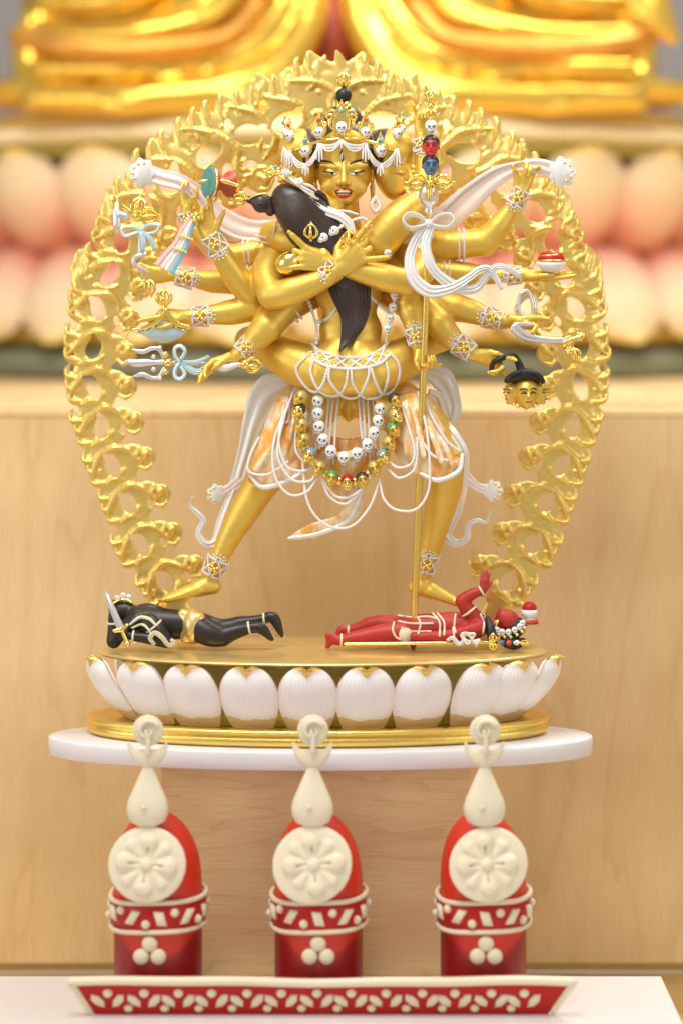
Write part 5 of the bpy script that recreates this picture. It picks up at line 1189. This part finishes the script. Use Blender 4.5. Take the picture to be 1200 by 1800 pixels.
m.build('spine', CH); m = MB(); vajra_end(m, P(289, 538, 30), V3(0, -1), 32, 12); tube(m, PL([(290, 550, 24), (289, 536, 28)]), [4, 5], 'gold_bright'); m.build('handle', CH)
TD = thing('trident', P(340, 640, 10), 'silver trident lying level with a pale blue bow and gold end', 'ritual tool')
m = MB()
tube(m, PL([(218, 638, 6), (226, 634, 6), (235, 638, 6), (262, 637, 6), (290, 636, 6)]), [1, 7, 7.5, 4.5, 4.5], 'silver', n=30, flat=.6)
for s_ in (-1, 1):
    tube(m, PL([(233, 638 + s_ * 24, 6), (240, 638 + s_ * 22, 6), (252, 638 + s_ * 20, 6), (268, 638 + s_ * 26, 6), (280, 638 + s_ * 24, 6), (288, 638 + s_ * 10, 6)]), [1, 4.5, 4.5, 3.8, 4, 3.5], 'silver', n=30, flat=.7); ball(m, P(270, 638 + s_ * 11, 4), 4.5, 'silver', SPH); ball(m, P(281, 638 + s_ * 27, 4), 4.5, 'silver', SPH)
    ball(m, P(291, 638 + s_ * 15, 4), 6, 'gold_bright', SPH)
ball(m, P(296, 637, 4), (9, 7, 7), 'gold_bright', SPH); m.build('trident_head', TD)
m = MB(); tube(m, PL([(296, 637, 6), (380, 640, 8), (432, 642, 10)]), [4, 4], 'silver', n=30); tube(m, PL([(372, 636, 2), (392, 646, 2), (420, 640, 4)]), [6, 8, 4], 'silk', n=14); m.build('shaft', TD)
m = MB(); vajra_end(m, P(430, 640, 6), V3(1, .05), 32, 12); ball(m, P(431, 640, 4), 9, 'gold_bright', SPH); m.build('gilt_end', TD)
m = MB()
for s_ in (-1, 1): ribbon(m, PL([(316, 637, -2), (308, 637 + s_ * 12, -4), (308, 637 + s_ * 25, -5), (317, 637 + s_ * 29, -5), (325, 637 + s_ * 20, -4), (318, 637 + s_ * 6, -2)]), [4, 5, 5, 5, 5, 4], 'silk_blue', th=3.2, folds=1, amp=.5, n=36, across=(0, 1, .2))
ribbon(m, PL([(320, 637, -2), (332, 648, -2), (348, 654, -2), (362, 646, 0), (374, 634, 2)]), [4, 6, 6, 5, 4], 'silk_blue', th=2.4, n=30); ribbon(m, PL([(320, 636, -2), (345, 636, -2), (368, 626, 0)]), [3, 4, 3], 'silk_blue', th=2.2, n=20); m.build('bow', TD)
SCP = thing('skull_cup', P(968, 480, 84), 'white skull cup filled with red swirl resting on an open palm', 'cup')
m = MB(); c = P(968, 479, 82); lathe(m, c, [(6, 0), (16, 3), (23, 9), (26.5, 16), (26.8, 21), (24, 22)], 'bone', axis=(0, -.12, 1), n=32); m.build('cup_bowl', SCP)
m = MB(); lathe(m, c, [(24, 20), (24.5, 25), (21, 33), (14, 38), (5, 40), (1, 40.5)], 'red', axis=(0, -.12, 1), n=32); m.build('red_filling', SCP)
m = MB(); u = A([1., 0, 0]); tube(m, [c + A([25.5 * math.cos(a), 25.5 * math.sin(a) - 2.5, 21.5]) for a in np.linspace(0, 6.28, 30)], [1.9, 1.9], 'gold_bright', n=50, cap=False)
tube(m, [c + A([(21 - 1.6 * a) * math.cos(a + 3.4), (21 - 1.6 * a) * math.sin(a + 3.4) - 4, 30 + .9 * a]) for a in np.linspace(0, 11, 40)], [1.4, 1.4], 'gold_bright', n=70, sides=6); m.build('gilt_swirl', SCP)
m = MB()
for k in range(3): tube(m, PL([(928, 562, 40), (912 - k * 3, 545, 36 + k * 3), (914 + k * 4, 518 + k * 3, 34 + k * 4), (928 + k * 5, 512 + k * 4, 36 + k * 3), (936 + k * 3, 540, 38), (934, 560, 42)]), [3.4, 3.4], 'silver' if k != 1 else 'gold_bright', n=44)
for k in range(2):
    q = PL([(932 - k * 10, 570, 26), (908 - k * 4 + k * 0, 570, 22), (903 + k * 14 - 2, 580, 20), (925 + k * 6, 596 - k * 6, 22), (960, 600 - k * 4, 26), (995, 600 - k * 3, 30)]); tube(m, q, [4, 4.6, 4.2, 4, 3.4], 'silver', n=50); 
nq = tag(m.build('noose'), 'coiled silver and gold rope noose looped over a right hand', 'rope')
m = MB(); c = P(998, 598, 30); flower(m, c, 9, n=7); flower(m, P(1018, 592, 32), 9, n=6); tube(m, PL([(992, 608, 30), (1002, 618, 30), (1010, 628, 30)]), [4, 5, 3], 'gold_bright'); flower(m, P(1000, 616, 28), 8); vajra_end(m, P(1008, 612, 30), V3(.35, 1), 24, 8); tube(m, PL([(990, 602, 30), (1024, 590, 32)]), [5, 5], 'gold_bright'); m.build('rope_end', nq)
HDS = thing('severed_head', P(922, 705, 20), 'gold three faced severed head hanging by its black hair from a hand', 'severed head')
m = MB(); c = P(924, 690, 12)
minihead(m, c, 29, 'gold_paint', None, (.12, -1, 0)); minihead(m, c + A([-20, 10, 0]), 22, 'gold_paint', None, (-1, -.6, 0)); minihead(m, c + A([20, 10, 0]), 22, 'gold_paint', None, (1, -.6, 0)); 
for k in range(7): ball(m, c + A([-21 + k * 7, 4 - abs(k - 3), -25 + abs(k - 3) * 1.5 - (k % 2) * 3]), 3.2, 'gold_bright', SPH)
m.build('faces', HDS)
m = MB(); V = Vol(1.2); V.ch(PL([(890, 669, 6), (902, 662, 2), (922, 657, -2), (942, 661, 2), (953, 670, 8)]), [5, 8, 10, 8, 5], 5, 16); V.el(P(922, 664, 22), (28, 22, 12), 6); V.ch(PL([(916, 652, 10), (908, 632, 6), (898, 624, 4), (880, 630, 4), (866, 638, 6), (862, 656, 8)]), [7, 5.5, 4.8, 4.6, 4.2, 3], 3, 24); addvol(m, V, 'black')
for k in range(9): tube(m, PL([(918 + (k - 4) * .5, 650, -8), (922 + (k - 4) * 5, 653 + abs(k - 4), -11), (922 + (k - 4) * 7, 664 + abs(k - 4), -9 + abs(k - 4) * 2)]), [1.2, 2.4, 1.4], 'black', n=10, sides=6)
m.build('hair', HDS)

# ================================================================== trampled figures
def anklet(par, c, ax, r, n=2, mt='cream'):
    m = MB(); ax = nz(ax); u = nz(np.cross(ax, A([0, -1., .01]))); f = np.cross(u, ax); tube(m, [A(c) + u * math.cos(a) * r + f * math.sin(a) * r for a in np.linspace(0, 6.283, 20)], [2.1, 2.1], mt, n=28, sides=7, cap=False); return m.build('ring_band', par)
BK = thing('trampled_black_figure', P(310, 1140, 50), 'black figure lying under the left foot with loincloth and raised sword', 'statue figure')
m = MB(); V = Vol(1.5)
V.ch(PL([(248, 1092, 62), (285, 1097, 56), (325, 1098, 52)]), [27, 28, 24], 8, 10, (A([0, 1., 0]), .9)); V.el(P(342, 1100, 52), (26, 28, 27), 10)
V.ch(PL([(240, 1082, 66), (224, 1072, 72)]), [14, 14], 6); V.el(P(214, 1076, 74), (20, 18, 20), 6)
V.ch(PL([(348, 1104, 42), (372, 1116, 34), (392, 1120, 34)]), [24, 21, 16], 8, 10); V.ch(PL([(392, 1118, 34), (415, 1110, 34), (440, 1104, 36)]), [16, 13, 9], 5, 8); V.ch(PL([(440, 1104, 36), (458, 1104, 36), (478, 1124, 32)]), [9, 9.5, 4], 4, 8)
V.ch(PL([(350, 1098, 70), (385, 1106, 74), (420, 1098, 74)]), [22, 18, 13], 8, 10); V.ch(PL([(420, 1096, 74), (448, 1092, 72), (466, 1088, 72)]), [12, 10, 8.5], 5, 8); V.ch(PL([(466, 1088, 72), (480, 1085, 72), (496, 1118, 68)]), [8.5, 9.5, 3.5], 4, 8)
V.ch(PL([(242, 1090, 40), (214, 1110, 34), (200, 1126, 30)]), [17, 14, 12], 6, 8); V.ch(PL([(200, 1128, 30), (199, 1104, 34), (198, 1078, 36)]), [12, 9, 7], 4, 8)
V.ch(PL([(262, 1096, 26), (282, 1112, 16), (292, 1126, 14)]), [16, 13, 11], 6, 8); V.ch(PL([(292, 1128, 14), (258, 1122, 12), (228, 1118, 14)]), [11, 9.5, 7], 4, 8); V.el(P(216, 1114, 14), (10, 9, 8), 4)
for k in range(4): V.ch(PL([(212 + k * 2, 1108 + k * 4, 8), (204 + k * 2, 1110 + k * 4, 6), (206 + k * 2, 1114 + k * 4, 14)]), [3, 3, 2.5], 1)
addvol(m, V, 'black_skin'); bkb = m.build('body', BK); KB = m.bvh()
m = MB(); V = Vol(1.4); V.ch(PL([(240, 1078, 74), (260, 1074, 70), (290, 1078, 60)]), [13, 14, 8], 6, 8); V.el(P(210, 1070, 80), (20, 16, 19), 6); addvol(m, V, 'hair'); m.build('hair', BK)
m = MB(); V = Vol(1.4); V.el(P(340, 1100, 51), (23, 33, 33), 4); V.rc(P(322, 1080, 44), P(326, 1122, 38), 10, 9, 6); V.rc(P(352, 1086, 36), P(346, 1112, 30), 9, 9, 6); addvol(m, V, 'gold_seat'); m.build('loincloth', BK)
anklet(BK, P(438, 1104, 36), V3(1, -.2), 10.5); anklet(BK, P(464, 1089, 72), V3(1, -.1), 10); anklet(BK, P(234, 1119, 14), V3(1, .1), 9.5); anklet(BK, P(270, 1102, 22), V3(.6, .7), 16.5); anklet(BK, P(199, 1096, 35), V3(0, 1), 10)
m = MB(); q = drape(KB, [(228, 1098), (245, 1086), (262, 1088), (275, 1100)], 20, 2, 40); tube(m, q, [2, 3.4, 3.4, 2], 'cream', n=20); q = drape(KB, [(232, 1104), (250, 1098), (262, 1108), (268, 1120)], 20, 2, 40); tube(m, q, [2, 2.6, 2], 'cream', n=20); m.build('sash', BK)
m = MB(); ribbon(m, PL([(272, 1134, 2), (264, 1122, 0), (272, 1113, 0), (284, 1120, -2), (296, 1134, 0), (306, 1130, 2), (300, 1124, 4)]), [3, 4, 4.5, 4.5, 4, 4, 3], 'cream', th=2, n=40); m.build('scarf', BK)
m = MB()
for x, y in ((206, 1052), (216, 1047), (226, 1050), (222, 1060)): skull(m, P(x, y, 70), 6, (-.3, -1, .4)); 
tube(m, PL([(200, 1060, 66), (215, 1054, 62), (232, 1060, 64)]), [3, 3], 'gold_bright'); m.build('crown', BK)
SW = thing('sword', P(215, 1112, 6), 'short silver sword raised by the black lying figure at the far left', 'sword')
m = MB(); a, b = P(183, 1037, 2), P(212, 1104, 4); dr = nz(b - a); pe = nz(np.cross(dr, A([0, 1., 0]))); rows = []
for t, w_ in ((0, .3), (.12, 3.8), (.5, 5.5), (1, 6.5)):
    c = a + (b - a) * t; rows += [c + pe * w_, c + A([0, -2.2 * min(1, w_ / 4), 0]), c - pe * w_, c + A([0, 2.2 * min(1, w_ / 4), 0])]
m.add(A(rows), grid_faces(4, 4, True) + [(3, 2, 1, 0), (12, 13, 14, 15)], 'silver', True); m.build('blade', SW)
m = MB(); tube(m, [b - pe * 12 + A([0, -2, 0]), b + dr * 3, b + pe * 12], [3.5, 4.5, 3.5], 'gold_bright', n=12); tube(m, [b + dr * 2, b + dr * 26], [3.6, 4.2], 'gold_bright', n=10); ball(m, b + dr * 30, 5.5, 'gold_bright', SPH); m.build('hilt', SW)

RD = thing('trampled_red_figure', P(760, 1140, 55), 'dark red figure lying on its back under the right foot', 'statue figure')
m = MB(); V = Vol(1.5)
V.ch(PL([(720, 1108, 62), (765, 1102, 62), (812, 1102, 62), (838, 1100, 62)]), [26, 24, 26, 22], 8, 16, (A([0, 1., 0]), 1.)); V.el(P(712, 1110, 58), (26, 30, 22), 8)
V.ch(PL([(838, 1100, 62), (866, 1098, 62)]), [14, 12], 5); V.el(P(892, 1090, 62), (20, 19, 18), 6); V.el(P(883, 1082, 62), (12, 14, 12), 6); V.rc(P(886, 1080, 62), P(880, 1070, 60), 4, 3, 4)
V.ch(PL([(708, 1112, 46), (665, 1116, 44), (640, 1120, 44)]), [22, 18, 14], 8, 10); V.ch(PL([(640, 1120, 44), (618, 1123, 42), (600, 1126, 42)]), [14, 12, 8.5], 5, 8); V.ch(PL([(600, 1126, 42), (584, 1124, 42), (577, 1118, 38)]), [8.5, 8.5, 6], 4, 6); V.ch(PL([(582, 1122, 42), (576, 1136, 40)]), [8, 5], 4)
V.ch(PL([(708, 1104, 80), (670, 1096, 86), (648, 1098, 88)]), [20, 16, 12], 8, 10); V.ch(PL([(648, 1098, 88), (625, 1106, 88), (610, 1110, 88)]), [12, 10, 7.5], 5, 8); V.ch(PL([(610, 1110, 88), (600, 1107, 88), (594, 1116, 86)]), [7.5, 7.5, 5], 4, 6)
V.ch(PL([(836, 1088, 52), (820, 1070, 46), (812, 1056, 44)]), [15, 13, 11.5], 6, 8); V.ch(PL([(812, 1056, 44), (830, 1044, 42), (848, 1038, 42)]), [11.5, 9.5, 6.5], 4, 8)
V.ch(PL([(840, 1104, 34), (800, 1116, 22), (775, 1120, 18)]), [14, 12, 11], 6, 8); V.ch(PL([(775, 1120, 18), (755, 1119, 16), (738, 1120, 14)]), [11, 9, 7], 4, 8)
addvol(m, V, 'red_skin'); V = Vol(1.0)
hand(V, P(849, 1037, 42), V3(.12, -1, 0), V3(.9, .1, -.2), A([.2, -1., 0]), 17, ((.1, .1, .1), (.05, .1, .1), (.05, .1, .1), (.1, .1, .1)), r=.13, thumb_dir=V3(.9, -.6)); hand(V, P(740, 1120, 14), V3(-1, .1, 0), V3(0, -.9, -.4), A([0, -1., .5]), 13, ((1., .9, .6),) * 4, r=.15); addvol(m, V, 'red_skin')
rdb = m.build('body', RD); RB = m.bvh()
m = MB(); V = Vol(1.4); V.el(P(904, 1100, 66), (22, 22, 16), 6); V.ch(PL([(905, 1108, 60), (890, 1126, 48), (905, 1132, 44), (918, 1128, 50)]), [14, 12, 10, 7], 6, 10); V.ch(PL([(856, 1086, 44), (862, 1108, 30), (866, 1128, 26)]), [4, 8, 8], 5, 8); addvol(m, V, 'black'); m.build('hair', RD)
m = MB()
for pts in ([(692, 1094), (690, 1108), (698, 1122), (716, 1126)], [(700, 1082), (722, 1085), (752, 1084), (768, 1088)], [(700, 1092), (722, 1096), (760, 1096)], [(760, 1078), (772, 1094), (772, 1118)], [(768, 1078), (780, 1094), (780, 1116)], [(706, 1104), (724, 1110), (756, 1110)], [(726, 1076), (738, 1094), (735, 1114)], [(800, 1080), (798, 1100), (800, 1112)], [(844, 1080), (850, 1096), (848, 1114)], [(850, 1080), (856, 1100), (856, 1116)]):
    tube(m, drape(RB, pts, 18, 1., 50), [2.0, 2.0], 'cream', n=18, sides=7)
ball(m, P(712, 1116, 26), (13, 6, 13), 'cream'); m.build('apron_cords', RD)
anklet(RD, P(600, 1126, 42), V3(1, 0), 10.5); anklet(RD, P(612, 1110, 88), V3(1, 0), 9); anklet(RD, P(846, 1039, 42), V3(1, -.6), 8.5); anklet(RD, P(824, 1074, 48), V3(.6, .8), 15); anklet(RD, P(797, 1117, 22), V3(1, -.1), 13.5)
m = MB()
for k, (x, y) in enumerate(((872, 1108), (882, 1112), (893, 1112), (904, 1108), (913, 1102), (918, 1096))): skull(m, P(x, y, 40), 7, (.1, -1, .3)); ball(m, P(x + 4, y + 8, 38), 3.4, 'gold_bright', SPH)
tube(m, PL([(866, 1098, 42), (876, 1090, 42), (870, 1100, 40)]), [2, 2], 'gold_bright'); m.build('crown', RD)
CUP = thing('red_topped_cup', P(930, 1092, 70), 'tiny white cup heaped with red behind the red lying figure', 'cup')
m = MB(); c = P(930, 1093, 70); lathe(m, c, [(15, 0), (13, 4), (6, 6), (13, 10), (14, 16), (14, 22)], 'bone', n=24); m.build('bowl', CUP); m = MB(); lathe(m, c, [(13.5, 22), (13.5, 26), (9, 33), (3, 36), (1, 36)], 'red', n=24); lathe(m, c, [(17, -3), (16, 0), (14, 4), (8, 5)], 'red_skin', n=24); m.build('filling', CUP)
m = MB(); tube(m, PL([(606, 1132, 20), (726, 1131, 8), (840, 1130, 6), (862, 1130, 8)]), [3, 3], 'gold_bright', n=60)
ls = m.build('small_staff'); tag(ls, 'thin gold staff lying along the base in the red figure hand', 'staff')
m = MB(); 
for k, (x, mt) in enumerate(((882, 'blue_head'), (895, 'red_head'))): minihead(m, P(x, 1130, 6), 6.5, mt, 'black', (0, -1, 0), (1, 0, .1))
skull(m, P(907, 1130, 6), 6, (0, -1, 0), (1, 0, 0)); vajra_end(m, P(866, 1131, 6), V3(0, -1), 18, 6); vajra_end(m, P(866, 1131, 6), V3(0, 1), 12, 6); vajra_end(m, P(912, 1130, 6), V3(1, 0), 20, 4); m.build('staff_head', ls)
m = MB(); ribbon(m, PL([(785, 1126, 2), (795, 1122, 0), (806, 1132, -2), (815, 1126, -2), (812, 1116, 0), (824, 1116, 0), (832, 1128, -2), (838, 1136, 0)]), [3, 4, 4, 4, 4, 4, 3, 3], 'silk', th=2, n=50)
for a in range(3): b = a * 2.1 + .5; tube(m, [P(829 + 3 * math.cos(b), 1126 + 3 * math.sin(b), -3), P(829 + 13 * math.cos(b - .4), 1124 + 10 * math.sin(b - .4), -4), P(829 + 13 * math.cos(b + .4), 1124 + 10 * math.sin(b + .4), -4), P(829 + 3 * math.cos(b), 1126 + 3 * math.sin(b), -3)], [2, 2.4, 2], 'silk', n=20)
m.build('ribbon', ls)
# ================================================================== light and camera
def area(name, loc, tgt, size, power, col=(1, 1, 1), sy=None):
    l = bpy.data.lights.new(name, 'AREA'); l.energy = power; l.color = col; l.size = size * S
    if sy: l.shape = 'RECTANGLE'; l.size_y = sy * S
    o = bpy.data.objects.new(name, l); C.objects.link(o)
    loc = Vector((loc[0] * S, loc[1] * S, (loc[2] + Z0) * S)); tgt = Vector((tgt[0] * S, tgt[1] * S, (tgt[2] + Z0) * S))
    o.location = loc; o.rotation_euler = (tgt - loc).to_track_quat('-Z', 'Y').to_euler()
area('ceiling_lamp', (-600, -1500, 3000), (0, 100, -500), 1800, 32, (1, .97, .92))
area('ceiling_lamp', (1500, 1500, 3400), (0, 900, -300), 1600, 33, (1, .96, .90))
area('side_light', (-3600, -2200, 600), (0, 200, -400), 2400, 10, (.97, .98, 1))  # soft area lights out of frame, left and right; no window modelled
area('side_light', (3300, -2600, 400), (0, 200, -400), 2000, 6, (1, .97, .94))
w = bpy.data.worlds.new('World'); sc.world = w; w.use_nodes = True; b = w.node_tree.nodes['Background']
b.inputs[0].default_value = (1, .95, .89, 1); b.inputs[1].default_value = .52
cam = bpy.data.cameras.new('camera'); co = bpy.data.objects.new('camera', cam); C.objects.link(co); sc.camera = co
co.location = (0, -D * S, Z0 * S); co.rotation_euler = (math.radians(90), 0, 0)
cam.sensor_fit = 'HORIZONTAL'; cam.sensor_width = 24; cam.lens = 24 * D / 1200; cam.shift_y = -400 / 1200.
cam.clip_start = .05; cam.clip_end = 60
cam.dof.use_dof = True; cam.dof.focus_distance = (D - 15) * S; cam.dof.aperture_fstop = 2.0; cam.dof.aperture_blades = 0
sc.view_settings.view_transform = 'Standard'; sc.view_settings.look = 'None'; sc.view_settings.exposure = 0.0; sc.view_settings.gamma = 1
sc.render.engine = 'CYCLES'; sc.cycles.use_denoising = True; sc.cycles.max_bounces = 8
